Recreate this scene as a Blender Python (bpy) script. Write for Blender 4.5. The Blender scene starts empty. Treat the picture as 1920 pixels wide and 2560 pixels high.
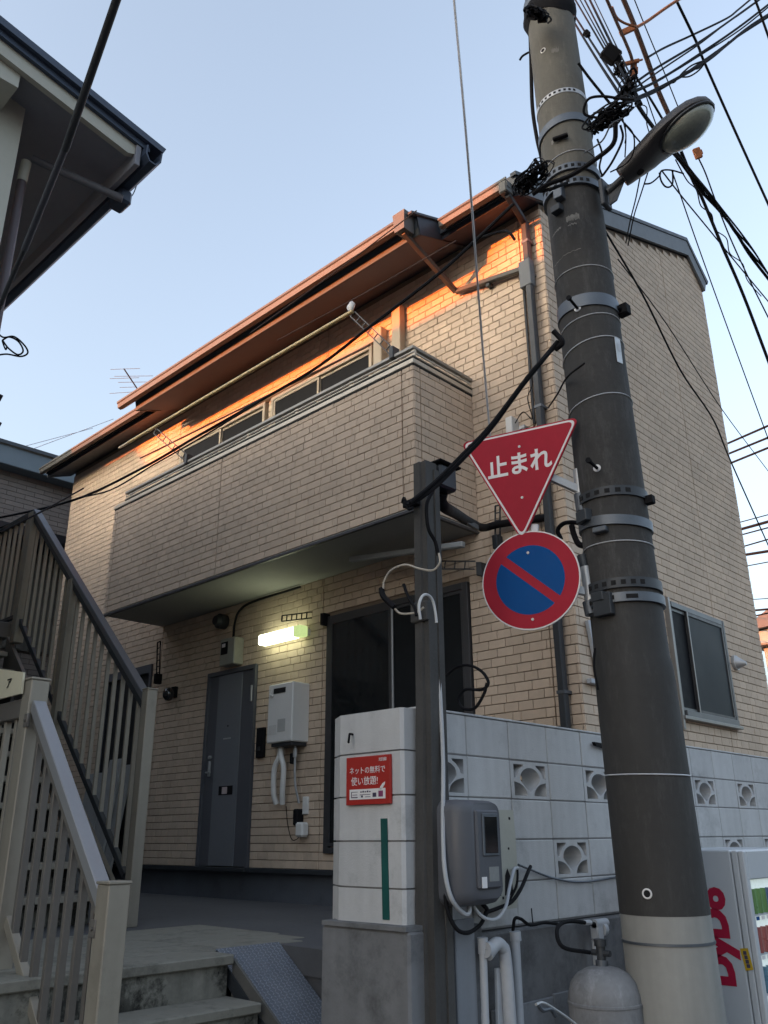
import bpy, math, random
import numpy as np
from mathutils import Vector
random.seed(7)
scn = bpy.context.scene
C = scn.collection

# ------------------------------------------------------------ camera
# world: eye at the origin, X along the house front (towards the street), Y into the block, Z up; street at z = -1.75
YAW, PIT, ROL, FPX = 0.76549094, 0.36445162, -0.00756315, 2126.18
cy, sy, cp, sp, cr, sr = math.cos(YAW), math.sin(YAW), math.cos(PIT), math.sin(PIT), math.cos(ROL), math.sin(ROL)
fw = np.array([-sy*cp, cy*cp, sp]); r0 = np.array([cy, sy, 0.0]); u0 = np.cross(r0, fw)
RT = r0*cr+u0*sr; UP = -r0*sr+u0*cr
cam_d = bpy.data.cameras.new('camera'); cam = bpy.data.objects.new('camera', cam_d); C.objects.link(cam)
cam_d.sensor_fit = 'VERTICAL'; cam_d.sensor_height = 36; cam_d.lens = 36*FPX/2560
cam_d.clip_start = .05; cam_d.clip_end = 2000
from mathutils import Matrix
cam.matrix_world = Matrix(((RT[0], UP[0], -fw[0], 0), (RT[1], UP[1], -fw[1], 0), (RT[2], UP[2], -fw[2], 0), (0, 0, 0, 1)))
scn.camera = cam
scn.render.resolution_x = 768; scn.render.resolution_y = 1024

# ------------------------------------------------------------ sky, sun, exposure
SUN = np.array([-.35, -1.0, 0.125]); SUN = SUN/np.linalg.norm(SUN)
elev = math.asin(SUN[2]); azi = math.atan2(SUN[0], SUN[1])
w = bpy.data.worlds.new('World'); scn.world = w; w.use_nodes = True
nt = w.node_tree; bg = nt.nodes['Background']
sky = nt.nodes.new('ShaderNodeTexSky'); sky.sky_type = 'NISHITA'; sky.sun_disc = False
sky.sun_elevation = elev; sky.sun_rotation = azi; sky.air_density = 1.0; sky.dust_density = 7.0; sky.ozone_density = 2.0
hs = nt.nodes.new('ShaderNodeHueSaturation'); hs.inputs['Saturation'].default_value = .62
nt.links.new(sky.outputs[0], hs.inputs['Color']); nt.links.new(hs.outputs[0], bg.inputs[0]); bg.inputs[1].default_value = 0.15
sl = bpy.data.lights.new('sun', 'SUN'); so = bpy.data.objects.new('sun', sl); C.objects.link(so)
sl.energy = 1.9; sl.angle = math.radians(.5); sl.color = (1, .19, .02)
so.rotation_euler = Vector(tuple(SUN)).to_track_quat('Z', 'Y').to_euler()
scn.view_settings.view_transform = 'Standard'; scn.view_settings.look = 'None'
scn.view_settings.gamma = 1; scn.view_settings.use_curve_mapping = False
scn.view_settings.exposure = 2.6
scn.cycles.max_bounces = 6
try: scn.cycles.use_denoising = True
except Exception: pass

# ------------------------------------------------------------ helpers
S = 1920/1659
def ray(x, y):
    return (x*S-960)/FPX*RT + (1280-y*S)/FPX*UP + fw
def px(x, y, ax, c):
    d = ray(x, y); return tuple(d*c/d[ax])
def pd(x, y, dist):
    d = ray(x, y); return tuple(d/np.linalg.norm(d)*dist)
def proj(P):
    P = np.array(P, float); z = P@fw
    return 960+FPX*(P@RT)/z, 1280-FPX*(P@UP)/z, z
V = lambda *a: np.array(a, float)

MATS = {}
def mat(name, col, rough=.7, metal=0, var=.12, scale=6, bump=.15, bscale=60, spec=.4, streak=0, rnd=0, tone=False, dirt=0, scuff=0, dpos=(.55,.75), dscale=2.3, emit=None, trans=0, coat=0):
    if name in MATS: return MATS[name]
    m = bpy.data.materials.new(name); m.use_nodes = True; n = m.node_tree; L = n.links
    p = n.nodes['Principled BSDF']
    p.inputs['Roughness'].default_value = rough; p.inputs['Metallic'].default_value = metal
    p.inputs['Specular IOR Level'].default_value = spec
    if coat: p.inputs['Coat Weight'].default_value = coat
    if trans: p.inputs['Transmission Weight'].default_value = trans
    if emit:
        p.inputs['Emission Color'].default_value = (*emit[:3], 1); p.inputs['Emission Strength'].default_value = emit[3]
    geo = n.nodes.new('ShaderNodeNewGeometry')
    def noise(sc, det=4, vec=None):
        t = n.nodes.new('ShaderNodeTexNoise'); t.inputs['Scale'].default_value = sc; t.inputs['Detail'].default_value = det
        L.new(vec or geo.outputs['Position'], t.inputs['Vector']); return t.outputs['Fac']
    def math_(op, a, b):
        t = n.nodes.new('ShaderNodeMath'); t.operation = op
        for i, v in enumerate((a, b)):
            if isinstance(v, (int, float)): t.inputs[i].default_value = v
            else: L.new(v, t.inputs[i])
        return t.outputs[0]
    fac = math_('ADD', math_('MULTIPLY', math_('SUBTRACT', noise(scale), .5), var*4), 1.0)
    fac = math_('ADD', fac, math_('MULTIPLY', math_('SUBTRACT', noise(scale*9, 3), .5), var*2))
    if streak:
        mp = n.nodes.new('ShaderNodeMapping'); mp.inputs['Scale'].default_value = (14, 14, .8)
        L.new(geo.outputs['Position'], mp.inputs['Vector'])
        s = noise(1.0, 5, mp.outputs['Vector'])
        fac = math_('ADD', fac, math_('MULTIPLY', math_('SUBTRACT', s, .5), streak*3))
    if rnd:
        oi = n.nodes.new('ShaderNodeObjectInfo')
        fac = math_('ADD', fac, math_('MULTIPLY', math_('SUBTRACT', oi.outputs['Random'], .5), rnd))
    if tone:
        at = n.nodes.new('ShaderNodeAttribute'); at.attribute_name = 'tone'
        fac = math_('ADD', fac, math_('MULTIPLY', at.outputs['Fac'], 1.0))
    if dirt:
        t = n.nodes.new('ShaderNodeTexNoise'); t.inputs['Scale'].default_value = dscale; t.inputs['Detail'].default_value = 9
        t.inputs['Roughness'].default_value = .75; L.new(geo.outputs['Position'], t.inputs['Vector'])
        cr_ = n.nodes.new('ShaderNodeValToRGB'); cr_.color_ramp.elements[0].position = dpos[0]; cr_.color_ramp.elements[1].position = dpos[1]
        L.new(t.outputs['Fac'], cr_.inputs[0])
        fac = math_('SUBTRACT', fac, math_('MULTIPLY', cr_.outputs[0], dirt))
    if scuff:
        mp2 = n.nodes.new('ShaderNodeMapping'); mp2.inputs['Scale'].default_value = (9, 9, 2.2); L.new(geo.outputs['Position'], mp2.inputs['Vector'])
        t = n.nodes.new('ShaderNodeTexNoise'); t.inputs['Scale'].default_value = 1.6; t.inputs['Detail'].default_value = 10; t.inputs['Roughness'].default_value = .8
        L.new(mp2.outputs['Vector'], t.inputs['Vector'])
        c2 = n.nodes.new('ShaderNodeValToRGB'); c2.color_ramp.elements[0].position = .51; c2.color_ramp.elements[1].position = .66
        L.new(t.outputs['Fac'], c2.inputs[0]); fac = math_('ADD', fac, math_('MULTIPLY', c2.outputs[0], scuff))
    fac = math_('MAXIMUM', fac, .15)
    mx = n.nodes.new('ShaderNodeVectorMath'); mx.operation = 'SCALE'
    mx.inputs[0].default_value = col; L.new(fac, mx.inputs['Scale'])
    L.new(mx.outputs[0], p.inputs['Base Color'])
    rr = math_('ADD', math_('MULTIPLY', math_('SUBTRACT', noise(scale*2), .5), .25), rough)
    L.new(rr, p.inputs['Roughness'])
    if bump:
        b = n.nodes.new('ShaderNodeBump'); b.inputs['Strength'].default_value = bump; b.inputs['Distance'].default_value = .004
        L.new(noise(bscale, 6), b.inputs['Height']); L.new(b.outputs[0], p.inputs['Normal'])
    MATS[name] = m; return m

class MB:
    def __init__(s): s.v = []; s.f = []; s.t = []; s.tone = 0; s.smooth = []
    def add(s, vs, fs, sm=False):
        b = len(s.v); s.v += [tuple(map(float, p)) for p in vs]; s.f += [tuple(b+i for i in f) for f in fs]
        s.t += [s.tone]*len(vs); s.smooth += [sm]*len(fs); return s
    def box(s, x0, x1, y0, y1, z0, z1, skip=''):
        x0, x1 = min(x0, x1), max(x0, x1); y0, y1 = min(y0, y1), max(y0, y1); z0, z1 = min(z0, z1), max(z0, z1)
        vs = [(x0,y0,z0),(x1,y0,z0),(x1,y1,z0),(x0,y1,z0),(x0,y0,z1),(x1,y0,z1),(x1,y1,z1),(x0,y1,z1)]
        return s.add(vs, [(3,2,1,0),(4,5,6,7),(0,1,5,4),(1,2,6,5),(2,3,7,6),(3,0,4,7)])
    def cbox(s, x0, x1, y0, y1, z0, z1, c=.004):
        x0, x1 = min(x0, x1), max(x0, x1); y0, y1 = min(y0, y1), max(y0, y1); z0, z1 = min(z0, z1), max(z0, z1)
        return s.obox(((x0+x1)/2, (y0+y1)/2, (z0+z1)/2), (x1-x0, y1-y0, z1-z0), c=c)
    def obox(s, cen, size, ax=None, c=0):
        ax = ax or ((1,0,0),(0,1,0),(0,0,1)); A = [np.array(a, float) for a in ax]; A = [a/np.linalg.norm(a) for a in A]
        cen = np.array(cen, float); h = [k/2 for k in size]
        if not c:
            vs = [cen+A[0]*i*h[0]+A[1]*j*h[1]+A[2]*k*h[2] for k in (-1,1) for j in (-1,1) for i in (-1,1)]
            return s.add(vs, [(0,2,3,1),(4,5,7,6),(0,1,5,4),(1,3,7,5),(3,2,6,7),(2,0,4,6)])
        vs = []; idx = {}
        for i in (-1,1):
            for j in (-1,1):
                for k in (-1,1):
                    sg = (i,j,k)
                    for a in range(3):
                        p = cen.copy()
                        for b in range(3): p = p+A[b]*sg[b]*(h[b] if b == a else h[b]-c)
                        idx[(i,j,k,a)] = len(vs); vs.append(p)
        fs = []
        for a in range(3):
            b, d = [(1,2),(2,0),(0,1)][a]
            for sgn in (-1,1):
                q = []
                for (m, n_) in ((-1,-1),(1,-1),(1,1),(-1,1)):
                    t = [0,0,0]; t[a] = sgn; t[b] = m; t[d] = n_; q.append(idx[(*t, a)])
                fs.append(tuple(q) if sgn > 0 else tuple(q[::-1]))
        for a in range(3):
            b, d = [(1,2),(2,0),(0,1)][a]
            for m in (-1,1):
                for n_ in (-1,1):
                    t0 = [0,0,0]; t1 = [0,0,0]; t0[a] = -1; t1[a] = 1; t0[b] = t1[b] = m; t0[d] = t1[d] = n_
                    q = (idx[(*t0,b)], idx[(*t1,b)], idx[(*t1,d)], idx[(*t0,d)])
                    fs.append(q if m*n_ < 0 else q[::-1])
        for i in (-1,1):
            for j in (-1,1):
                for k in (-1,1):
                    q = (idx[(i,j,k,0)], idx[(i,j,k,1)], idx[(i,j,k,2)])
                    fs.append(q if i*j*k > 0 else q[::-1])
        return s.add(vs, fs)
    def bar(s, a, b, w, h, up=(0,0,1), c=0):
        a = np.array(a, float); b = np.array(b, float); d = b-a; L = np.linalg.norm(d); d = d/L
        u = np.array(up, float); sd = np.cross(d, u); sd = sd/np.linalg.norm(sd); u = np.cross(sd, d)
        return s.obox((a+b)/2, (L, w, h), (d, sd, u), c=c)
    def tube(s, pts, r, n=8, cap=True, closed=False):
        P = [np.array(p, float) for p in pts]; R_ = r if isinstance(r, (list, tuple)) else [r]*len(P)
        vs = []; N = len(P); u = None
        for i, p in enumerate(P):
            if closed: d = P[(i+1) % N]-P[i-1]
            else: d = P[min(i+1, N-1)]-P[max(i-1, 0)]
            d = d/(np.linalg.norm(d)+1e-9)
            if u is None:
                u = np.cross(d, (0,0,1) if abs(d[2]) < .9 else (1,0,0))
            u = u-d*(u@d); u = u/(np.linalg.norm(u)+1e-9); v = np.cross(d, u)
            for k in range(n):
                a = 2*math.pi*k/n; vs.append(p+R_[i]*(math.cos(a)*u+math.sin(a)*v))
        fs = []
        for i in range(N if closed else N-1):
            j = (i+1) % N
            for k in range(n): fs.append((i*n+k, i*n+(k+1) % n, j*n+(k+1) % n, j*n+k))
        if cap and not closed: fs.append(tuple(range(n))[::-1]); fs.append(tuple((N-1)*n+k for k in range(n)))
        return s.add(vs, fs, sm=True)
    def cyl(s, a, b, r, n=16, r2=None):
        return s.tube([a, b], [r, r if r2 is None else r2], n)
    def prism(s, poly, off):           # poly: list of 3d points (planar), off: extrusion vector
        P = [np.array(p, float) for p in poly]; o = np.array(off, float); n = len(P)
        fs = [tuple(range(n)), tuple(range(n, 2*n))[::-1]]+[((i+1) % n, i, n+i, n+(i+1) % n) for i in range(n)]
        return s.add(P+[p+o for p in P], fs)
    def loft(s, rings, cap=True):
        n = len(rings[0]); vs = [p for r in rings for p in r]; fs = []
        for i in range(len(rings)-1):
            for k in range(n): fs.append((i*n+k, i*n+(k+1) % n, (i+1)*n+(k+1) % n, (i+1)*n+k))
        if cap: fs.append(tuple(range(n))[::-1]); fs.append(tuple((len(rings)-1)*n+k for k in range(n)))
        return s.add(vs, fs, sm=True)
    def mesh(s, name, origin=(0,0,0)):
        me = bpy.data.meshes.new(name); o = np.array(origin)
        me.from_pydata([tuple(np.array(v)-o) for v in s.v], [], s.f)
        import bmesh
        bm = bmesh.new(); bm.from_mesh(me); bmesh.ops.recalc_face_normals(bm, faces=bm.faces); bm.to_mesh(me); bm.free()
        me.polygons.foreach_set('use_smooth', s.smooth)
        if any(s.smooth):
            try: me.set_sharp_from_angle(angle=math.radians(40))
            except Exception: pass
        if any(s.t):
            at = me.attributes.new('tone', 'FLOAT', 'POINT'); at.data.foreach_set('value', s.t)
        return me

ORG = {}
def tag(o, label=None, cat=None, group=None, kind=None):
    for k, v in (('label', label), ('category', cat), ('group', group), ('kind', kind)):
        if v: o[k] = v
    return o
def thing(name, label, cat, loc, group=None):
    o = bpy.data.objects.new(name, None); o.empty_display_size = .1; o.location = loc; C.objects.link(o)
    ORG[o.name] = np.array(loc, float); return tag(o, label, cat, group)
def obj(name, mb, m, parent=None, label=None, cat=None, group=None, kind=None):
    if parent is None:
        a = np.array(mb.v); org = np.array([(a[:,0].min()+a[:,0].max())/2, (a[:,1].min()+a[:,1].max())/2, a[:,2].min()])
    else: org = ORG[parent.name]
    me = mb.mesh(name, org); me.materials.append(m)
    o = bpy.data.objects.new(name, me); C.objects.link(o)
    if parent is None: o.location = org
    else: o.parent = parent
    ORG[o.name] = org
    return tag(o, label, cat, group, kind)
def inst(name, me, loc, parent):
    o = bpy.data.objects.new(name, me); C.objects.link(o); o.parent = parent
    o.location = np.array(loc, float)-ORG[parent.name]; return o
def text(name, body, size, origin, right, up, m, parent, offset=0, depth=.0006, align='CENTER', shear=0, sx=1):
    cu = bpy.data.curves.new(name, 'FONT'); cu.body = body; cu.size = size; cu.align_x = align; cu.align_y = 'CENTER'
    cu.offset = offset; cu.extrude = depth; cu.resolution_u = 3; cu.shear = shear
    t = bpy.data.objects.new('tmp_text', cu); C.objects.link(t)
    dg = bpy.context.evaluated_depsgraph_get(); me = bpy.data.meshes.new_from_object(t.evaluated_get(dg))
    bpy.data.objects.remove(t)
    r = np.array(right, float); r /= np.linalg.norm(r); u = np.array(up, float); u /= np.linalg.norm(u); nn = np.cross(r, u)
    oo = np.array(origin, float)-ORG[parent.name]
    for v in me.vertices: v.co = Vector(tuple(oo+r*v.co[0]*sx+u*v.co[1]+nn*v.co[2]))
    me.name = name; me.materials.clear(); me.materials.append(m)
    o = bpy.data.objects.new(name, me); C.objects.link(o); o.parent = parent; ORG[o.name] = ORG[parent.name]; return o
def smooth(pts, k=6):
    P = [np.array(p, float) for p in pts]
    if len(P) < 3: return P
    out = []
    Q = [2*P[0]-P[1]]+P+[2*P[-1]-P[-2]]
    for i in range(1, len(Q)-2):
        for j in range(k):
            t = j/k; a, b, c, d = Q[i-1:i+3]
            out.append(.5*((2*b)+(-a+c)*t+(2*a-5*b+4*c-d)*t*t+(-a+3*b-3*c+d)*t**3))
    out.append(P[-1]); return out
def sag(a, b, s=.1, n=12):
    a = np.array(a, float); b = np.array(b, float)
    return [a+(b-a)*t/n-np.array([0, 0, s*4*(t/n)*(1-t/n)]) for t in range(n+1)]

# materials
M_brick = mat('tan_brick_siding', (.57,.455,.35), .85, var=.07, scale=2, bump=.5, bscale=90, rnd=.14, tone=True, streak=.06, dirt=.12)
M_joint = mat('siding_joint', (.20,.155,.115), .9, bump=0)
M_block = mat('painted_block', (.49,.495,.50), .8, var=.07, scale=2.5, bump=.35, bscale=140, rnd=.07, streak=.10, dirt=.38)
M_mortar = mat('block_mortar', (.21,.21,.215), .9, dirt=.3)
M_conc = mat('rough_concrete', (.17,.173,.18), .9, var=.16, scale=2, bump=.7, bscale=30, dpos=(.5,.72), dirt=.6, streak=.12)
M_terr = mat('terrace_concrete', (.10,.10,.105), .85, var=.12, scale=1.5, bump=.3, dirt=.3)
M_step = mat('step_stone', (.24,.23,.195), .8, var=.12, scale=4, bump=.3, dirt=.6, dpos=(.5,.7), dscale=4)
M_stepr = mat('step_riser_stained', (.19,.185,.16), .9, var=.3, scale=4, bump=.6, dirt=.9, streak=.4, dpos=(.47,.58), dscale=3.5)
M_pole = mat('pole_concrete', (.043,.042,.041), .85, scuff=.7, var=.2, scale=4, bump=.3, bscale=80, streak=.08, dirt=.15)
M_sleeve = mat('pole_dark_sleeve', (.037,.036,.035), .75, scuff=.5, var=.14, scale=3, bump=.15, bscale=200, streak=.1)
M_lsleeve = mat('pole_pale_sleeve', (.27,.27,.255), .6, var=.08, scale=3, bump=.1, dirt=.3, streak=.15)
M_galv = mat('galvanised_steel', (.12,.135,.155), .5, metal=.6, var=.12, scale=12, bump=.1)
M_galvl = mat('pale_galvanised_steel', (.45,.46,.47), .5, metal=.5, var=.12, scale=12, bump=.1)
M_dark = mat('dark_grey_metal', (.045,.05,.057), .5, metal=.3, var=.1, bump=.05)
M_black = mat('black_rubber', (.010,.010,.012), .75, var=.1, bump=0, spec=.12)
M_alu = mat('beige_aluminium', (.29,.262,.215), .5, metal=.25, dirt=.3, streak=.12, var=.06, scale=3, bump=.03)
M_alud = mat('brown_grey_aluminium', (.16,.145,.13), .45, metal=.3, var=.06, bump=.03)
M_eave = mat('roof_trim_metal', (.085,.085,.08), .5, metal=.1, var=.06, scale=4, bump=.05)
M_soff = mat('soffit_board', (.085,.10,.12), .8, var=.05, scale=2, bump=.1)
M_bsoff = mat('balcony_soffit_board', (.30,.30,.285), .8, var=.06, scale=2, bump=.1)
M_roof = mat('dark_roof_sheet', (.06,.07,.085), .6, var=.08, bump=.1)
M_fasc = mat('grey_fascia_board', (.14,.155,.17), .6, var=.06, bump=.05, streak=.05)
M_door = mat('blue_grey_door', (.10,.105,.12), .45, var=.06, scale=3, bump=.04)
M_doorp = mat('blue_grey_door_panel', (.17,.18,.20), .45, var=.05, scale=3, bump=.04)
M_glass = mat('dark_window_glass', (.012,.014,.016), .08, var=.02, bump=0, spec=.6)
M_glassg = mat('frosted_window_glass', (.028,.035,.04), .5, var=.1, scale=1, bump=0, spec=.12)
M_frame = mat('window_frame_metal', (.075,.075,.08), .45, metal=.4, var=.05, bump=.02)
M_framel = mat('silver_window_frame', (.24,.235,.23), .4, metal=.5, var=.05, bump=.02)
M_white = mat('white_enamel', (.70,.70,.68), .45, var=.04, scale=2, bump=.03)
M_cream = mat('cream_paint', (.46,.46,.40), .7, var=.06, scale=2, bump=.15)
M_pvc = mat('grey_white_pvc', (.40,.42,.45), .5, var=.08, scale=4, bump=.05, dirt=.1)
M_red = mat('sign_red', (.36,.018,.035), .6, spec=.15, scuff=.08, var=.08, scale=2, bump=0)
M_signw = mat('sign_white', (.72,.70,.70), .5, var=.03, bump=0)
M_blue = mat('sign_blue', (.0,.065,.24), .6, spec=.15, var=.03, bump=0)
M_post = mat('weathered_steel_post', (.055,.054,.053), .7, var=.2, scale=8, bump=.4, bscale=50, streak=.3)
M_rust = mat('rusty_copper_fitting', (.33,.12,.05), .7, var=.3, scale=30, bump=.2)
M_brownc = mat('brown_sheathed_cable', (.07,.035,.025), .6, var=.1, bump=0)
M_wire = mat('pale_wire', (.55,.56,.58), .5, metal=.3, var=.05, bump=0)
M_bwall = mat('far_brick_wall', (.24,.21,.185), .85, var=.1, scale=3, bump=.3)
M_hole = mat('dark_opening', (.01,.01,.011), .9, bump=0)
M_asph = mat('asphalt', (.05,.05,.052), .9, var=.15, scale=3, bump=.6, bscale=150)

# ============================================================ setting
ZS = -1.75; ZT = -.58
g = MB().box(-150, 150, -150, 150, ZS-.3, ZS); obj('street', g, M_asph, kind='structure')
t = MB().box(-30, -4.27, 1.55, 5.70, ZT-.14, ZT).box(-4.27, -2.96, 3.525, 5.70, ZT-.14, ZT)
t.box(-30, -4.45, 1.56, 5.69, ZS+.004, ZT-.14).box(-4.45, -2.97, 3.54, 5.69, ZS+.004, ZT-.14)
obj('terrace', t, M_terr, kind='structure')

# lower steps of concrete with stone treads, rising towards the terrace
YL, YR = 1.62, 3.05
st = thing('concrete_steps', 'short flight of stained concrete steps with grey stone treads beside the metal ramp', 'steps', (-3.5, 2.3, ZS))
for k in range(6):
    x1 = -4.07+.27*k; z1 = ZT-.19*k
    tr = MB()
    if k == 0:
        tr.cbox(-4.40, x1, YL, YR+.02, z1-.045, z1+.004, .006).cbox(-4.40, -4.27, YR+.022, 3.72, z1-.04, z1+.004, .003)
        for j in range(3):
            obj('tread', MB().cbox(-5.0-.3*j, -4.704-.3*j, YL, 3.9, z1-.02, z1+.004, .003), M_step, st)
        obj('tread', MB().cbox(-4.70+.003, -4.405, YL, 3.85, z1-.02, z1+.004, .003), M_step, st)
    else: tr.cbox(x1-.30, x1, YL, YR, z1-.045, z1, .006)
    obj('tread', tr, M_step, st)
    if z1-.19 > ZS-.05: obj('riser', MB().box(x1-.06-.35, x1-.025, YL+.003, YR-.003, max(z1-.19, ZS), z1-.046), M_stepr, st)

# checker plate ramp covering the right side of the steps
ra = thing('ramp_plate', 'bluish checker plate metal ramp sloping down beside the concrete steps', 'ramp', (-3.9, 3.3, ZS))
M_plate = mat('checker_plate', (.19,.21,.245), .45, metal=.3, var=.1, scale=5, bump=0)
n_ = M_plate.node_tree; vo = n_.nodes.new('ShaderNodeTexVoronoi'); vo.inputs['Scale'].default_value = 38
bmp = n_.nodes.new('ShaderNodeBump'); bmp.inputs['Strength'].default_value = .8; bmp.inputs['Distance'].default_value = .004
ge = n_.nodes.new('ShaderNodeNewGeometry'); n_.links.new(ge.outputs['Position'], vo.inputs['Vector'])
n_.links.new(vo.outputs['Distance'], bmp.inputs['Height']); n_.links.new(bmp.outputs[0], n_.nodes['Principled BSDF'].inputs['Normal'])
A = V(-4.255, 3.30, ZT+.012); Bp = V(-2.72, 3.30, ZT-1.13); Bp = A+(V(-3.81,3.3,-.875)-A)*3.4
d = (Bp-A)/np.linalg.norm(Bp-A); nrm = np.cross((0,1,0), d); nrm = nrm if nrm[2] > 0 else -nrm
obj('plate', MB().bar(A, Bp, .44, .008, up=nrm), M_plate, ra)
M_rtr = mat('raised_plate_metal', (.34,.37,.42), .4, metal=.5, var=.1, bump=0)
st_ = MB(); nn = 0
for i in range(74):                 # raised treads of the plate, alternating directions
    for j in range(17):
        c = A+d*(.012+i*.0195)+V(0, -.208+.026*j, 0)+nrm*.0045
        a = math.radians(45 if (i+j) % 2 else -45); ax = d*math.cos(a)+V(0,1,0)*math.sin(a); sd = np.cross(nrm, ax)
        st_.obox(c, (.017,.0055,.004), (ax, sd, nrm), c=0)
obj('raised_tread', st_, M_rtr, ra, kind='stuff')
obj('side_flange', MB().bar(A+V(0,-.226,-.03), Bp+V(0,-.226,-.03), .006, .07, up=nrm), M_dark, ra)
obj('side_cheek', MB().prism([(-4.10,3.082,ZT-.02),(-2.9,3.082,ZT-.80),(-2.9,3.082,ZS),(-4.10,3.082,ZS)], (0,.016,0)), mat('ramp_cheek', (.12,.115,.105), .8), ra)

# ============================================================ retaining base + block wall
base = thing('retaining_wall', 'rough grey concrete footing under the white block wall', 'wall', (-3, 3.2, ZS))
obj('face', MB().cbox(-3.30, -2.74, 2.985, 3.50, ZS, -.385, .012).cbox(-3.02, -2.76, 3.50, 9.6, ZS, -.43, .012), M_conc, base)
obj('ledge', MB().prism([(-3.285,2.975,-.385),(-2.75,2.975,-.385),(-2.74,3.2,-.385),(-3.3,3.2,-.385)], (0,0,.02)), M_conc, base)
for k in range(7):
    obj('slab', MB().cbox(-2.757, -2.742, 3.55+.5*k, 4.045+.5*k, ZS, -.75+.01*(k % 2), .004), mat('footing_slab', (.20,.21,.225), .85, var=.15, dirt=.5, streak=.15, rnd=.2), base)

bw = thing('block_wall', 'low white painted concrete block wall with fan pattern openwork blocks', 'wall', (-2.85, 4.5, -.42))
XW = -2.8
rows = [(.58-.2*k, .38-.2*k) for k in range(5)]
obj('mortar', MB().box(XW-.09, XW-.008, 3.12, 9.55, -.42, .365).box(XW-.09, XW-.008, 3.12, 9.55, .375, .572), M_mortar, bw)
# mortar must not close the openwork blocks -> rebuild mortar as strips only
bpy.data.objects.remove([o for o in bw.children if o.name.startswith('mortar')][0])
P0, PW = 3.145, .3625
mo = MB()
for zt, zb in rows:
    mo.box(XW-.092, XW-.006, 3.1, 9.55, zb-.004, zb+.004)
for k in range(18): mo.box(XW-.091, XW-.007, P0+PW*k-.004, P0+PW*k+.004, -.42, .575)
obj('mortar', mo, M_mortar, bw)
def openwork(nm, w_, h_, depth):
    cu = bpy.data.curves.new(nm, 'CURVE'); cu.dimensions = '2D'; cu.fill_mode = 'BOTH'; cu.extrude = depth/2
    def poly(P, ):
        s_ = cu.splines.new('POLY'); s_.points.add(len(P)-1); s_.use_cyclic_u = True
        for q, p in zip(s_.points, P): q.co = (p[0]*w_-w_/2, p[1]*h_-h_/2, 0, 1)
    poly([(0,0),(1,0),(1,1),(0,1)])
    arc = lambda cx, cy, rx, ry, a0, a1, n=7: [(cx+rx*math.cos(math.radians(a0+(a1-a0)*i/n)), cy+ry*math.sin(math.radians(a0+(a1-a0)*i/n))) for i in range(n+1)]
    poly([(.08,.92),(.08,.54)]+arc(.5,.50,.355,.42,170,120,5)+[(.34,.92)])
    poly([(.92,.92),(.66,.92)]+arc(.5,.50,.355,.42,60,10,5)+[(.92,.54)])
    poly(arc(.5,.53,.265,.31,-5,185,10)+[(.35,.32),(.5,.17),(.65,.32)])
    poly([(.08,.08),(.41,.08)]+arc(.08,.08,.33,.36,10,80,5)+[(.08,.45)])
    poly([(.92,.08),(.92,.45)]+arc(.92,.08,.33,.36,100,170,5)+[(.59,.08)])
    o = bpy.data.objects.new('tmp', cu); C.objects.link(o)
    dg = bpy.context.evaluated_depsgraph_get(); me = bpy.data.meshes.new_from_object(o.evaluated_get(dg)); bpy.data.objects.remove(o)
    for v in me.vertices: x, y, z = v.co; v.co = (z, x, y)       # stand it in the YZ plane, facing X
    me.name = nm; return me
ow_mesh = openwork('openwork_block', PW-.008, .192, .118); ow_mesh.materials.append(M_block)
bmx = MB().cbox(-.045, .045, -PW/2+.003, PW/2-.003, -.097, .097, .004).mesh('block'); bmx.materials.append(M_block)
for r, (zt, zb) in enumerate(rows):
    for k in range(17):
        yc = P0+PW*(k+.5); zc = (zt+zb)/2
        deco = (r == 1 and k % 2 == 0) or (r == 3 and k % 2 == 1)
        if r == 1 and k in (): deco = False
        inst('openwork_block' if deco else 'block', ow_mesh if deco else bmx, ((XW-.06 if deco else XW-.045)+random.uniform(-.001,.001), yc, zc), bw)
# pier at the near end: five courses, chamfered
for zt, zb in rows+[(-.42,-.44)][:0]:
    m_ = MB(); e = random.uniform(-.001, .001)
    m_.prism([(-3.225,3.026+e,zb+.004),(-2.815,3.026+e,zb+.004),(-2.80,3.04,zb+.004),(-2.80,P0-.004,zb+.004),(-3.345,P0-.004,zb+.004),(-3.345,3.10,zb+.004)], (0,0,.192))
    obj('block', m_, M_block, bw)
obj('mortar', MB().prism([(-3.22,3.034,-.44),(-2.82,3.034,-.44),(-2.808,3.045,-.44),(-2.808,P0,-.44),(-3.335,P0,-.44),(-3.335,3.105,-.44)], (0,0,1.01)), M_mortar, bw)
obj('coping', MB().cbox(XW-.093, XW+.002, P0, 9.55, .581, .592, .003), mat('coping_mortar', (.5,.51,.52), .9, var=.2, scale=9, bump=.5, dirt=.4), bw)
obj('hook', MB().tube(smooth([(-3.13,3.02,.475),(-3.125,2.995,.475),(-3.118,2.985,.46),(-3.122,2.985,.44),(-3.13,2.992,.435)]), .006, 6), M_black, bw)
obj('iron_bracket', MB().prism([px(1278,1603,0,XW+.01),px(1300,1607,0,XW+.01),px(1312,1612,0,XW+.01),px(1308,1618,0,XW+.01),px(1282,1611,0,XW+.01)], (.02,0,0)), M_black, bw)

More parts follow.
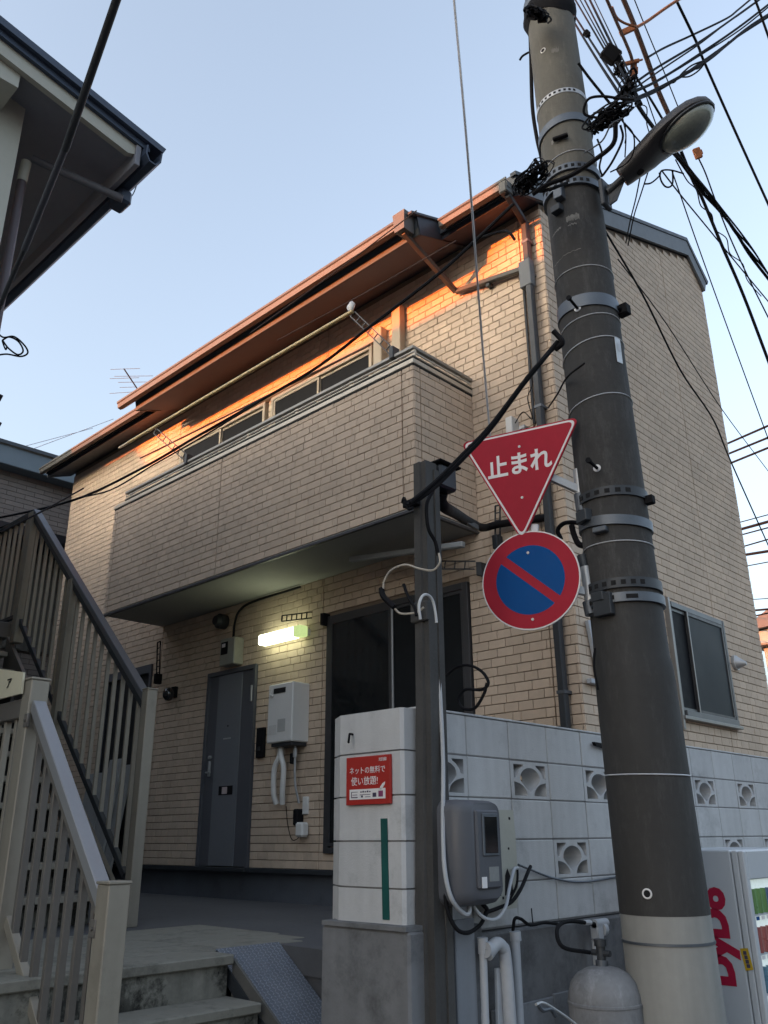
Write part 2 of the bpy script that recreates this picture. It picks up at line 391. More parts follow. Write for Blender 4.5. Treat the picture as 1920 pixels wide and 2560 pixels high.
# red poster + green tape
po = thing('poster_sign', 'square red notice board with white lettering fixed to the end pier of the block wall', 'sign', (-3.01,3.0,.14))
a = px(748,1643,1,3.008); b = px(843,1738,1,3.008)
x0, x1, z0, z1 = a[0], b[0], b[2]+.004, a[2]+.012
obj('board', MB().cbox(x0, x1, 3.008, 3.024, z0, z1, .002), mat('poster_red', (.36,.022,.016), .4, var=.04, bump=0), po)
W_ = x1-x0; H_ = z1-z0; yP = 3.0075
R1 = (1,0,0); U1 = (0,0,1)
text('lettering', 'ネットの無料で', W_*.118, (x0+W_*.49, yP, z0+H_*.70), R1, U1, M_signw, po, offset=0)
text('lettering', '使い放題!', W_*.145, (x0+W_*.43, yP, z0+H_*.475), R1, U1, M_signw, po, offset=0)
text('lettering', '光回線', W_*.06, (x0+W_*.84, yP, z0+H_*.905), R1, U1, M_signw, po, offset=0)
wp = obj('white_panel', MB().box(x0+W_*.09, x0+W_*.90, yP-.001, yP+.0006, z0+H_*.11, z0+H_*.32), M_signw, po)
ink = mat('poster_ink', (.06,.05,.09), .6, bump=0); ink2 = mat('poster_purple_ink', (.22,.05,.13), .6, bump=0)
ic = MB(); q = lambda u0, u1, v0, v1, mb: mb.box(x0+W_*u0, x0+W_*u1, yP-.0018, yP-.0012, z0+H_*v0, z0+H_*v1)
q(.13,.28,.145,.165,ic); q(.13,.145,.16,.27,ic); q(.13,.28,.26,.27,ic); q(.16,.27,.20,.212,ic)
for i in range(5): q(.34+.05*i,.375+.05*i,.25,.275+.01*(i % 2),ic)
q(.33,.57,.20,.212,ic); q(.36,.40,.15,.19,ic); q(.45,.57,.155,.165,ic); q(.62,.70,.15,.235,ic)
obj('icons', ic, ink, wp)
ic2 = MB(); q(.75,.85,.15,.27,ic2); obj('icons', ic2, ink2, wp)
lf = MB(); c0 = (x0+W_*.80, z0+H_*.36)
lf.prism([(c0[0]+W_*.12*u, yP-.001, c0[1]+H_*.09*v) for u, v in ((-.3,-.9),(-.1,-.1),(.3,.6),(.8,1),(.7,.3),(.3,-.4))], (0,.0012,0))
obj('leaf_mark', lf, M_signw, po)
a = px(828,1768,1,3.02); b = px(833,1987,1,3.02)
tp = MB()
for i in range(8):
    za = a[2]+(b[2]-a[2])*i/8; zb = a[2]+(b[2]-a[2])*(i+1)/8; xa = a[0]-.02+.0012*i; xb = a[0]-.02+.0012*(i+1)
    tp.add([(xa,3.0215,za),(xa+.042,3.0215,za),(xb+.042,3.0215,zb),(xb,3.0215,zb),(xa,3.0245,za),(xa+.042,3.0245,za),(xb+.042,3.0245,zb),(xb,3.0245,zb)],
           [(0,1,2,3),(7,6,5,4),(0,3,7,4),(1,5,6,2)])
obj('adhesive_tape', tp, mat('green_tape', (.008,.075,.068), .5, var=.1, bump=0), label='long dark green strip of tape stuck vertically on the white block pier', cat='tape')

# ============================================================ the tiled house
XL, XR, YF, YB, ZB = -12.33, -3.38, 5.632, 9.37, -.28
zs = lambda Y: 5.29+.37*(Y-5.0)
H = thing('brick_house', 'two storey house clad in tan brick siding with a projecting balcony', 'house', (-7.8, 7.2, ZS))
HO = ORG[H.name]
wall = obj('wall', MB().prism([(XR-.012,YF+.012,ZB),(XR-.012,YB,ZB),(XR-.012,YB,zs(9.0)-.02),(XR-.012,9.0,zs(9.0)),(XR-.012,YF+.012,zs(YF))], (-(XR-XL)+.012,0,0)), M_joint, H)
obj('plinth', MB().box(XL+.05, XR-.05, YF+.06, YB, ZS, ZB-.02), mat('plinth_render', (.10,.11,.13), .8, var=.1, dirt=.3), H)
obj('drip_edge', MB().cbox(XL, -8.20, YF-.02, YF+.1, ZB-.045, ZB-.002, .004).cbox(-7.30, XR+.01, YF-.02, YF+.1, ZB-.045, ZB-.002, .004), M_dark, H)
bricks = []          # (x0,x1,z0,z1,plane axis, plane coord, outward sign)
ROWH, BL = .0745, .165
def cover(ax, c, u0, u1, z0, z1, openings, zmax=None, ph=0, seams=()):
    r = 0; z = z0
    while z < z1-.01:
        zb, zt = z, min(z+ROWH, z1)
        iv = [(u0, u1)]
        if zmax: 
            lo = u0
            while lo < u1 and zmax(lo) < zt: lo += .02
            iv = [(lo, u1)]
        for (a, b, c0_, c1_) in openings:
            if c0_ < (zb+zt)/2 < c1_:
                nw = []
                for (p, q) in iv:
                    if b <= p or a >= q: nw.append((p, q)); continue
                    if a > p: nw.append((p, a))
                    if b < q: nw.append((b, q))
                iv = nw
        for (p, q) in iv:
            k = math.floor((p-ph-(r % 2)*BL/2)/BL); 
            jit = lambda q_: ((q_*7919+r*104729+(q_*r*31) % 97*331) % 1000/1000-.5)*.06+(-.05 if (q_*7+r*13+q_*r) % 9 == 0 else 0)
            while True:
                e0 = k*BL+ph+(r % 2)*BL/2+jit(k); e1 = (k+1)*BL+ph+(r % 2)*BL/2+jit(k+1); k += 1
                if e0 >= q: break
                a, b = max(e0, p), min(e1, q)
                for s_ in seams:
                    if a < s_ < b:
                        if s_-a > .008: bricks.append((a, s_-.003, zb, zt, ax, c))
                        a = s_+.003
                if b-a > .008: bricks.append((a, b, zb, zt, ax, c))
        z += ROWH; r += 1
DOOR = (-8.20,-7.30,-.3,1.76); SLID = (-6.20,-4.39,-.15,2.07); DOOR2 = (-10.55,-9.42,-.3,2.03)
W1 = (-9.16,-7.33,4.02,4.93); W2 = (-7.24,-5.52,4.02,4.93)
cover('Y', YF, XL, XR, ZB, 5.46, [DOOR, SLID, DOOR2, W1, W2], seams=(-9.25,-6.27,-3.62))
GW = (7.20,8.38,.96,1.99)
cover('X', XR, YF, YB, ZB, 6.74, [GW], zmax=lambda y: zs(y)-.02, ph=.05, seams=(8.22,))
# balcony shell
BX0, BX1, BY, BZ0, BZ1 = -9.28, -4.265, 4.816, 2.49, 3.82
cover('Y', BY, BX0, BX1, BZ0+.012, BZ1, [], ph=.07, seams=(-9.20,-7.03,-4.40))
cover('X', BX1, BY, YF-.01, BZ0+.012, BZ1, [], ph=-.03, seams=(4.90,))
def brick_geo(mb, b, g=.0026, gz=.0030, c=.0022):
    a, e, zb, zt, ax, cc = b; dz = random.uniform(-.0012, .0012)
    if ax == 'Y': mb.obox(((a+e)/2, cc+.004+dz, (zb+zt)/2), (e-a-2*g, .018, zt-zb-2*gz), c=c)
    else: mb.obox((cc-.004-dz, (a+e)/2, (zb+zt)/2), (.018, e-a-2*g, zt-zb-2*gz), c=c)
def score(b):
    a, e, zb, zt, ax, cc = b; u = (a+e)/2; z = (zb+zt)/2
    P = (u, cc, z) if ax == 'Y' else (cc, u, z)
    x, y, dd = proj(P)
    if dd < .1 or not (0 < x < 1920 and 0 < y < 2560): return 0
    n_ = V(0,-1,0) if ax == 'Y' else V(1,0,0); p = np.array(P)
    vis = 1.0
    if ax == 'Y' and cc > 5 and BZ0-.2 < z < BZ1+.15 and BX0 < u < BX1: vis = 0
    return vis*(e-a)*(zt-zb)*abs(n_@p)/np.linalg.norm(p)/dd**2
order = sorted(range(len(bricks)), key=lambda i: -score(bricks[i])); big = set(order[:296])
cache = {}
joined = MB()
for i, b in enumerate(bricks):
    if i in big:
        a, e, zb, zt, ax, cc = b
        key = (round(e-a, 3), round(zt-zb, 4), ax)
        if key not in cache:
            m_ = MB(); sz = (e-a-.0052, .018, zt-zb-.006) if ax == 'Y' else (.018, e-a-.0052, zt-zb-.006)
            m_.obox((0,0,0), sz, c=.0022); me = m_.mesh('brick'); me.materials.append(M_brick); cache[key] = me
        dz = random.uniform(-.0012, .0012)
        c_ = ((a+e)/2, cc+.004+dz, (zb+zt)/2) if ax == 'Y' else (cc-.004-dz, (a+e)/2, (zb+zt)/2)
        o = inst('brick', cache[key], c_, wall)
    else:
        joined.tone = random.uniform(-.07, .07); brick_geo(joined, b)
obj('brick', joined, M_brick, wall, kind='stuff')
# roof: one pitched slab with a steep back cut, rake fascia, bay eave
RX0, RX1 = -12.52, -3.35
rt = lambda Y: zs(Y)+.24
obj('roof', MB().prism([(RX1,5.24,zs(5.24)+.06),(RX1,9.0,zs(9.0)+.02),(RX1,9.40,6.44),(RX1,9.44,6.64),(RX1,9.02,rt(9.0)+.03),(RX1,5.22,rt(5.22)-.03)], (RX0-RX1,0,0)), M_roof, H)
obj('rake_fascia', MB().prism([(RX1+.014,5.26,zs(5.26)),(RX1+.014,9.0,zs(9.0)-.005),(RX1+.014,9.37,6.42),(RX1+.014,9.44,6.58),(RX1+.014,9.01,rt(9.0)-.03),(RX1+.014,5.26,rt(5.26)-.06)], (-.03,0,0)), M_fasc, H)
obj('rake_cap', MB().prism([(RX1+.024,5.2,rt(5.2)-.055),(RX1+.024,9.01,rt(9.01)-.028),(RX1+.024,9.46,6.56),(RX1+.024,9.50,6.62),(RX1+.024,9.02,rt(9.02)+.02),(RX1+.024,5.2,rt(5.2)-.015)], (-.06,0,0)), M_dark, H)
for a, b in ((RX0,-9.25),(-4.27,RX1-.02)):
    obj('eave_soffit', MB().prism([(b,5.27,zs(5.27)-.0),(b,YF+.03,zs(YF+.03)-.0),(b,YF+.03,zs(YF+.03)+.05),(b,5.27,rt(5.27)-.07)], (a-b,0,0)), mat('dark_eave_metal', (.045,.052,.068), .5, bump=.03), H)
# bay eave over the balcony
bay = obj('bay_eave', MB().prism([(-4.27,4.95,zs(4.95)),(-4.27,YF+.03,zs(YF+.03)+.002),(-4.27,5.6,rt(5.6)-.02),(-4.27,4.9,rt(4.9)-.05)], (-4.98,0,0)), M_soff, H)
obj('fascia_board', MB().prism([(-4.262,4.93,zs(4.95)-.015),(-4.262,4.949,zs(4.95)-.015),(-4.262,4.949,5.46),(-4.262,4.93,5.46)], (-5.0,0,0)), M_eave, bay)
obj('side_cover', MB().prism([(-4.266,4.95,zs(4.95)-.012),(-4.266,5.62,zs(5.62)-.012),(-4.266,5.5,rt(5.5)),(-4.266,4.9,rt(4.9)-.03)], (.014,0,0)), mat('eave_side_metal', (.035,.045,.06), .5, metal=.2, bump=.03), bay)
obj('side_cover', MB().prism([(-9.254,4.95,zs(4.95)-.012),(-9.254,5.3,zs(5.3)-.012),(-9.254,5.3,rt(5.3)),(-9.254,4.9,rt(4.9)-.03)], (-.014,0,0)), M_eave, bay)
obj('roof_edge', MB().prism([(-4.23,4.80,5.415),(-4.23,5.62,5.415+.37*.82),(-4.23,5.62,5.44+.37*.82),(-4.23,4.80,5.44)], (-5.08,0,0)), M_roof, bay)
def gutter(nm, xa, xb, y, z, parent, s=1.0):
    prof = [(0,0),(.0,-.02),(-.03,-.03),(-.035,-.06),(-.07,-.085),(-.105,-.075),(-.112,-.03),(-.122,-.02),(-.122,0),(-.118,.002),(-.112,0),(-.106,-.02),(-.1,-.07),(-.07,-.078),(-.04,-.055),(-.012,-.02),(-.012,0)]
    P = [(xb, y+p[0]*s, z+p[1]*s) for p in prof]
    gobj = obj(nm, MB().prism(P, (xa-xb,0,0)), M_eave, parent)
    for k in np.arange(xa+.3, xb, .6): obj('gutter_hanger', MB().box(k-.008, k+.008, y-.118*s, y-.003, z-.003, z+.003), M_dark, gobj)
    return gobj
gutter('gutter', -9.50, -4.42, 4.925, 5.425, H, 1.2)
gutter('gutter', -12.50, -9.30, 5.25, 5.50, H, 1.1)
gutter('gutter', -4.18, -3.38, 5.25, 5.50, H, 1.1)
hp = lambda x, y, z: MB().prism([(x-.075,y-.07,z),(x+.075,y-.07,z),(x+.06,y-.06,z-.2),(x-.06,y-.06,z-.2)], (0,.14,0))
obj('rain_hopper', hp(-4.36, 4.83, 5.47), M_eave, H)
obj('rain_hopper', MB().cbox(-3.47,-3.385,5.12,5.23,5.36,5.49,.01), M_eave, H)
# pipes: bay hopper -> wall -> downpipe
pa = V(-4.36,4.83,5.28); pb = V(*px(985,630,1,YF-.06)); pc = V(*px(1128,582,1,YF-.06))
obj('rain_pipe', MB().bar(pa, pb, .05, .05, c=.006), M_eave, H)
obj('rain_pipe', MB().bar(pb, pc, .05, .05, c=.006), M_eave, H)
obj('pipe_saddle', MB().box((pb[0]+pc[0])/2-.02,(pb[0]+pc[0])/2+.02,YF-.07,YF+.01,(pb[2]+pc[2])/2-.06,(pb[2]+pc[2])/2-.02), M_dark, H)
DX = -3.50
dpz = MB().bar((DX,YF-.07,5.33), (DX,YF-.07,.2), .062, .062, up=(0,1,0), c=.008)
dpo = obj('downpipe', dpz, M_dark, H)
obj('downpipe', MB().bar((-3.42,5.18,5.36), (DX,YF-.07,5.32), .055, .055, c=.006), M_dark, H)
for z in (5.1,4.75,3.4,2.2,1.0): obj('pipe_band', MB().box(DX-.036, DX+.036, YF-.104, YF, z-.012, z+.012), M_galv, dpo)
obj('pipe_joint', MB().cbox(DX-.085, DX+.037, YF-.108, YF-.03, 4.62, 4.90, .006), M_fasc, dpo)
obj('drop_pipe', MB().cyl((-3.60,YF-.02,4.7), (-3.60,YF-.02,3.3), .012, 8), M_dark, H)

# balcony shell and rail
bal = obj('balcony', MB().box(BX0+.012, BX1-.012, BY+.012, BY+.14, BZ0+.02, BZ1-.004).box(BX1-.13, BX1-.012, BY+.14, YF, BZ0+.02, BZ1-.004).box(BX0+.012, BX0+.13, BY+.14, YF, BZ0+.02, BZ1-.004), M_joint, H)
obj('balcony_soffit', MB().box(BX0, BX1, BY, YF, BZ0-.01, BZ0+.008).box(BX0+.14, BX1-.14, BY+.14, YF, BZ0+.03, BZ0+.1), M_bsoff, bal)
obj('drip_trim', MB().cbox(BX0-.008, BX1+.008, BY-.012, BY+.02, BZ0-.028, BZ0-.002, .003).cbox(BX1-.02, BX1+.01, BY+.022, YF, BZ0-.028, BZ0-.002, .003), M_frame, bal)
M_rail = mat('balcony_rail_metal', (.50,.46,.39), .45, metal=.3, var=.06, bump=.03)
def railrun(nm, x0_, yo, yi, z0_, z1_, m_):
    return obj(nm, MB().cbox(x0_, BX1+yo, BY-yo, BY+yi, z0_, z1_, .004).cbox(BX1-yi, BX1+yo, BY+yi+.002, YF-.004, z0_, z1_, .004), m_, bal)
M_gap = mat('coping_gap_shade', (.02,.02,.02), .9, bump=0)  # black strips stand in for the shade of the gaps round the coping
railrun('gap_shade_strip', BX0-.0, .008, .12, BZ1-.010, BZ1+.012, M_gap)
railrun('coping', BX0-.02, .014, .14, BZ1+.0125, BZ1+.058, M_rail)
rx0 = -9.05
railrun('gap_shade_strip', rx0, .009, .10, BZ1+.0585, BZ1+.078, M_gap)
railrun('rail', rx0, .012, .03, BZ1+.0785, BZ1+.094, M_rail)
railrun('rail', rx0, .008, .012, BZ1+.118, BZ1+.132, mat('bright_rail', (.62,.60,.55), .4, bump=0))
railrun('hand_rail', rx0, .016, .04, BZ1+.154, BZ1+.186, mat('hand_rail_grey', (.26,.26,.245), .45, metal=.3))
for x in np.arange(rx0+.1, BX1, .78):
    obj('rail_post', MB().box(x-.02, x+.02, BY+.005, BY+.03, BZ1+.087, BZ1+.150), M_rail, bal)
for y in (5.1, 5.45): obj('rail_post', MB().box(BX1-.03, BX1-.005, y-.02, y+.02, BZ1+.087, BZ1+.150), M_rail, bal)

# upper windows (behind the balcony rail)
def window(x0, x1, z0, z1, panes, y=YF, fm=None, gm=None, fw_=.045, frame_proud=.03, parent=H, split=None, sill=True):
    fm = fm or M_frame
    wn = obj('window', MB().box(x0+.005, x1-.005, y+.02, y+.10, z0+.005, z1-.005), M_hole, parent)
    f = MB(); yo = y-frame_proud
    f.cbox(x0, x0+fw_, yo, y+.05, z0, z1, .003).cbox(x1-fw_, x1, yo, y+.05, z0, z1, .003)
    f.cbox(x0+fw_, x1-fw_, yo, y+.05, z1-fw_, z1, .003).cbox(x0+fw_, x1-fw_, yo-.01, y+.05, z0, z0+fw_*.8, .003)
    obj('frame', f, fm, wn)
    xi0, xi1 = x0+fw_, x1-fw_; cuts = split or [xi0+(xi1-xi0)*k/panes for k in range(panes+1)]
    for k in range(panes):
        a, b = cuts[k], cuts[k+1]; yy = y-.028+.022*(k % 2)
        s_ = MB(); q = .03
        if k: a -= .02
        s_.box(a, a+q, yy-.012, yy+.008, z0+fw_, z1-fw_).box(b-q, b, yy-.012, yy+.008, z0+fw_, z1-fw_)
        s_.box(a+q, b-q, yy-.011, yy+.007, z1-fw_-q, z1-fw_).box(a+q, b-q, yy-.011, yy+.007, z0+fw_, z0+fw_+q)
        obj('sash', s_, fm, wn)
        obj('pane', MB().box(a+q, b-q, yy-.002, yy+.002, z0+fw_+q, z1-fw_-q), (gm or M_glass) if not isinstance(gm, list) else gm[k], wn)
    return wn
M_uglass = mat('upper_window_glass', (.014,.015,.018), .5, var=.05, bump=0, spec=.06)
M_wtrim = mat('warm_beige_window_trim', (.42,.36,.28), .6, var=.05, bump=.05)
window(W1[0]+.01, W1[1]-.01, 4.0, 4.92, 2, fm=M_wtrim, gm=M_uglass, frame_proud=.05)
window(W2[0]+.01, W2[1]-.01, 4.0, 4.92, 2, fm=M_wtrim, gm=M_uglass, frame_proud=.05)
obj('window_head', MB().cbox(-9.2, -5.46, YF-.07, YF, 4.925, 4.985, .005), M_wtrim, H)
obj('shutter_box', MB().cbox(-5.46, -5.34, YF-.10, YF, 3.98, 5.04, .006), M_wtrim, H)
obj('shutter_box', MB().cbox(-5.20, -5.08, YF-.09, YF, 3.98, 5.20, .006), M_wtrim, H)

# ground floor sliding window
sw = window(SLID[0]+.01, SLID[1]-.01, SLID[2]+.01, SLID[3]-.01, 2, fm=M_frame, gm=[M_glass, mat('dark_grey_glass', (.016,.018,.02), .5, bump=0, spec=.08)], fw_=.06, split=[-6.13,-5.30,-4.46])
obj('meeting_stile', MB().cbox(-5.335, -5.285, YF-.035, YF-.018, .0, 1.99, .003), M_galvl, sw)
# front door
dr = obj('door', MB().cbox(-8.15, -7.35, YF-.008, YF+.03, -.275, 1.70, .004), M_door, H)
obj('door_frame', MB().box(-8.19, -8.15, YF-.03, YF+.04, -.28, 1.745).box(-7.35, -7.31, YF-.03, YF+.04, -.28, 1.745).box(-8.15, -7.35, YF-.03, YF+.04, 1.70, 1.745), M_door, dr)
obj('door_panel', MB().cbox(-7.98, -7.55, YF-.018, YF-.008, -.27, 1.69, .002), M_doorp, dr)
obj('handle', MB().cbox(-8.075,-8.045,YF-.03,YF-.008,.62,.78,.003).tube([(-8.06,YF-.02,.66),(-8.06,YF-.06,.66),(-7.98,YF-.06,.66)], .009, 8), M_galvl, dr)
obj('lock', MB().cyl((-8.06,YF-.035,.82),(-8.06,YF-.008,.82), .018, 12), M_galvl, dr)
obj('peephole', MB().cyl((-7.76,YF-.024,1.13),(-7.76,YF-.018,1.13), .008, 10), M_black, dr)
obj('mail_slot', MB().cbox(-7.83,-7.70,YF-.022,YF-.018,.99,1.005,.001), M_galvl, dr)
obj('notice', MB().box(-7.86,-7.62,YF-.0215,YF-.018,.42,.51), M_black, dr)
obj('notice', MB().box(-7.80,-7.71,YF-.023,YF-.0216,.43,.50), mat('pale_sticker', (.5,.42,.42), .6, bump=0), dr)
obj('hinge', MB().cbox(-7.372,-7.345,YF-.04,YF-.02,1.35,1.52,.003), M_galvl, dr)
obj('threshold', MB().cbox(-8.2,-7.3,YF-.06,YF+.1,-.32,-.282,.004), M_dark, dr)
d2 = obj('door', MB().cbox(-10.50, -9.46, YF+.01, YF+.05, -.275, 1.98, .004), mat('charcoal_door', (.02,.021,.023), .5, bump=.03), H, label='charcoal door behind the stair balusters')
obj('door_frame', MB().box(-10.55,-10.50,YF-.03,YF+.06,-.28,2.03).box(-9.46,-9.42,YF-.03,YF+.06,-.28,2.03).box(-10.50,-9.46,YF-.03,YF+.06,1.93,2.03), M_door, d2)
# side window
gwn = obj('window', MB().box(XR-.10, XR-.02, GW[0]+.005, GW[1]-.005, GW[2]+.005, GW[3]-.005), M_hole, H)
M_gfr = mat('grey_side_frame', (.15,.155,.16), .45, metal=.4, bump=.02)
f = MB(); X0 = XR+.035
f.cbox(XR-.05,X0,GW[0],GW[0]+.035,GW[2],GW[3],.003).cbox(XR-.05,X0,GW[1]-.035,GW[1],GW[2],GW[3],.003).cbox(XR-.05,X0,GW[0]+.05,GW[1]-.05,GW[3]-.05,GW[3],.003).cbox(XR-.05,X0+.02,GW[0]+.05,GW[1]-.035,GW[2],GW[2]+.05,.003)
obj('frame', f, M_gfr, gwn)
ym = 7.56
for a, b, xx, gm in ((GW[0]+.05, ym+.02, XR+.003, M_uglass),(ym-.02, GW[1]-.05, XR+.022, M_glassg)):
    s_ = MB(); s_.box(xx-.01,xx+.012,a,a+.03,GW[2]+.05,GW[3]-.05).box(xx-.01,xx+.012,b-.03,b,GW[2]+.05,GW[3]-.05).box(xx-.009,xx+.011,a+.03,b-.03,GW[3]-.08,GW[3]-.05).box(xx-.009,xx+.011,a+.03,b-.03,GW[2]+.05,GW[2]+.08)
    obj('sash', s_, M_frame if gm is M_glassg else M_gfr, gwn)
    obj('pane', MB().box(xx-.002,xx+.002,a+.03,b-.03,GW[2]+.08,GW[3]-.08), gm, gwn)
obj('stile', MB().cbox(XR+.028,XR+.040,ym-.02,ym+.0,GW[2]+.05,GW[3]-.05,.002), M_framel, gwn)
obj('sill', MB().cbox(XR,X0+.03,GW[0]-.02,GW[1]+.02,GW[2]-.03,GW[2],.003), M_framel, gwn)
obj('lattice_post', MB().cbox(XR,XR+.05,GW[0]-.04,GW[0]-.005,GW[2]-.12,GW[3]+.02,.003), M_framel, gwn)
# vents on the walls
vh = MB(); c = V(XR+.005,8.56,1.60)
vh.cyl(c, c+V(.03,0,0), .075, 20); vh.loft([[c+V(.03+.09*t,0,-.02*t)+V(0,math.cos(a)*.065*(1-t*.75),math.sin(a)*.065*(1-t*.75)) for a in np.linspace(0,2*math.pi,16,endpoint=False)] for t in (0,.4,.8,1)])
obj('vent_hood', vh, M_galvl, label='small grey pointed vent hood on the side wall right of the window', cat='vent')
vh = MB(); c = V(-7.95,YF-.005,2.31)
vh.cyl(c, c+V(0,-.09,0), .085, 20); vh.loft([[c+V(math.cos(a)*.075*(1-.3*t),-.09-.05*t,math.sin(a)*.075*(1-.3*t)) for a in np.linspace(0,2*math.pi,16,endpoint=False)] for t in (0,.5,1)])
obj('vent_hood', vh, M_dark, label='round dark vent hood high on the wall under the balcony', cat='vent')

# ============================================================ fixtures on the house front
wh = thing('water_heater', 'white gas water heater hung on the brick wall beside the front door', 'water heater', (-6.64, YF, .85))
obj('casing', MB().cbox(-6.83, -6.45, 5.41, YF, .86, 1.43, .010), M_white, wh)
obj('exhaust', MB().box(-6.74, -6.56, 5.404, 5.4095, 1.335, 1.385), M_hole, wh)
obj('exhaust_pipe', MB().tube(smooth([(-6.77,5.40,1.375),(-6.775,5.395,1.33),(-6.74,5.395,1.315)]), .008, 6), M_white, wh)
obj('label_plate', MB().box(-6.80, -6.68, 5.4075, 5.4095, .94, 1.03), mat('pale_label', (.6,.6,.58), .5, bump=0), wh)
obj('label_plate', MB().box(-6.665, -6.55, 5.4075, 5.4095, .96, 1.08), mat('grey_label', (.42,.43,.42), .5, bump=0), wh)
obj('base', MB().cbox(-6.78, -6.47, 5.43, YF-.01, .825, .858, .004), M_dark, wh)
obj('insulated_pipe', MB().tube(smooth([(-6.74,5.52,.83),(-6.73,5.50,.74),(-6.80,5.50,.62),(-6.82,5.52,.40),(-6.81,5.55,.30)]), .027, 10), M_white, wh)
obj('insulated_pipe', MB().tube(smooth([(-6.71,5.50,.83),(-6.69,5.49,.74),(-6.66,5.50,.62),(-6.69,5.52,.42),(-6.72,5.55,.30)]), .027, 10), M_white, wh)
obj('gas_pipe', MB().tube(smooth([(-6.52,5.52,.83),(-6.52,5.53,.5),(-6.50,5.57,.30)]), .011, 8).cyl((-6.52,5.52,.80),(-6.52,5.52,.72),.02,8), M_galvl, wh)
obj('valve', MB().cbox(-6.58,-6.54,5.5,5.56,.66,.76,.008), M_black, wh)
obj('drain_cable', MB().tube(smooth([(-6.70,5.58,.28),(-6.67,5.58,.12),(-6.60,5.58,-.02),(-6.50,5.58,.0),(-6.47,5.58,.10)]), .004, 5), M_black, wh)
so_ = thing('wall_socket', 'small outdoor wall socket box with a plug below the white water heater', 'socket', (-6.47, YF, .15))
obj('plate', MB().cbox(-6.49,-6.42,YF-.03,YF,.20,.36,.005), M_white, so_)
obj('plug', MB().cbox(-6.56,-6.49,YF-.09,YF-.0,.10,.25,.012), M_black, so_)
obj('cover', MB().cbox(-6.50,-6.39,YF-.11,YF-.02,.0,.13,.018), M_white, so_)
ic_ = thing('intercom', 'small black intercom box on the brick wall between door and water heater', 'intercom', (-7.17, YF, .75))
obj('housing', MB().cbox(-7.23, -7.11, YF-.045, YF, .76, 1.06, .008), M_black, ic_)
obj('button', MB().cbox(-7.19, -7.15, YF-.05, YF-.044, .83, .87, .001), M_dark, ic_)
em = thing('electric_meter', 'beige electricity meter box above the front door', 'meter', (-7.68, YF, 1.76))
obj('housing', MB().cbox(-7.84, -7.57, 5.50, YF, 1.77, 2.07, .01), mat('meter_beige', (.33,.33,.28), .5, bump=.03), em)
obj('dial_window', MB().cbox(-7.81, -7.69, 5.494, 5.50, 1.89, 2.03, .002), M_black, em)
obj('nameplate', MB().box(-7.79, -7.73, 5.4915, 5.4938, 1.97, 2.01), M_signw, em)
obj('conduit', MB().tube(smooth([(-7.70,YF-.06,2.07),(-7.70,YF-.05,2.25),(-7.64,YF-.04,2.38),(-7.4,YF-.04,2.44),(-6.6,YF-.04,2.45)]), .013, 8), M_black, em)
# the lit fluorescent lamp
la = thing('wall_lamp', 'lit greenish white fluorescent lamp box under the balcony above the water heater', 'lamp', (-6.8, YF, 1.88))
M_lit = mat('lit_lamp_cover', (.8,.85,.6), .4, bump=0, var=0, emit=(.92,1.0,.68,1.1))
obj('diffuser', MB().cbox(-7.12, -6.55, 5.47, 5.575, 1.895, 2.0, .012), M_lit, la)
obj('end_cap', MB().cbox(-6.549, -6.44, 5.468, 5.578, 1.893, 2.003, .008), mat('lamp_end_cap', (.45,.5,.3), .4, emit=(.7,.9,.35,.12), bump=0), la)
obj('mount', MB().cbox(-7.1, -6.46, 5.578, YF, 1.915, 1.985, .004), M_white, la)
# folding laundry pole brackets (all over the front)
def ladder_bracket(label, p0, p1, w_, n, m, grp='folding laundry pole brackets', up=(0,0,1), foot=None):
    p0 = np.array(p0, float); p1 = np.array(p1, float)
    b = thing('laundry_bracket', label, 'bracket', tuple(p0), grp)
    d = (p1-p0)/np.linalg.norm(p1-p0); s_ = np.cross(d, up); s_ /= np.linalg.norm(s_)
    u = np.cross(s_, d); f = MB()
    for k in (-1, 1): f.bar(p0+u*k*w_/2, p1+u*k*w_/2, .012, .010, up=u)
    f.bar(p1-u*w_/2, p1+u*w_/2, .012, .010, up=d)
    obj('arm', f, m, b)
    for i in range(1, n): 
        c = p0+(p1-p0)*i/n; obj('rung', MB().bar(c-u*w_/2, c+u*w_/2, .009, .008, up=d), m, b)
    ft = foot if foot is not None else p0
    obj('wall_mount', MB().obox(ft, (.05, .09, .12), (d if abs(d[2]) < .5 else (1,0,0), (0,1,0), (0,0,1)), c=.004), m, b)
    return b
ladder_bracket('black folded bracket on the brick wall beside the charcoal door and upright stair post', (-9.14,5.54,1.80), (-9.19,5.54,2.26), .065, 6, M_black)
ladder_bracket('black folding bracket with rungs just above the lit wall lamp', (-6.30,5.50,2.08), (-6.72,5.46,2.11), .06, 6, M_black, foot=(-6.2,5.59,2.03))
ladder_bracket('grey folding bracket on the wall right of the dark sliding window', (-4.26,5.55,2.16), (-4.62,5.45,2.22), .07, 4, M_dark, foot=(-4.22,5.59,2.12))
ladder_bracket('dark folded bracket hanging vertically behind the lower tip of the red triangular sign', px(1075,1172,1,5.55), px(1075,1092,1,5.55), .05, 5, M_dark)
ladder_bracket('grey ladder bracket holding the left end of the clothes pole over the balcony', (-7.72,4.83,4.02), (-8.40,4.76,4.60), .07, 7, M_dark)
ladder_bracket('dark ladder bracket holding the right end of the clothes pole over the balcony', (-4.50,4.83,4.03), (-4.97,4.76,4.64), .06, 7, M_dark)
lp = thing('clothes_pole', 'long yellowish clothes pole hanging under the eave above the balcony', 'clothes pole', (-6.7,4.72,4.62))
obj('pole', MB().cyl((-9.0,4.745,4.645), (-4.95,4.745,4.655), .019, 10), mat('yellow_pole', (.36,.29,.15), .4, var=.05, bump=0), lp)
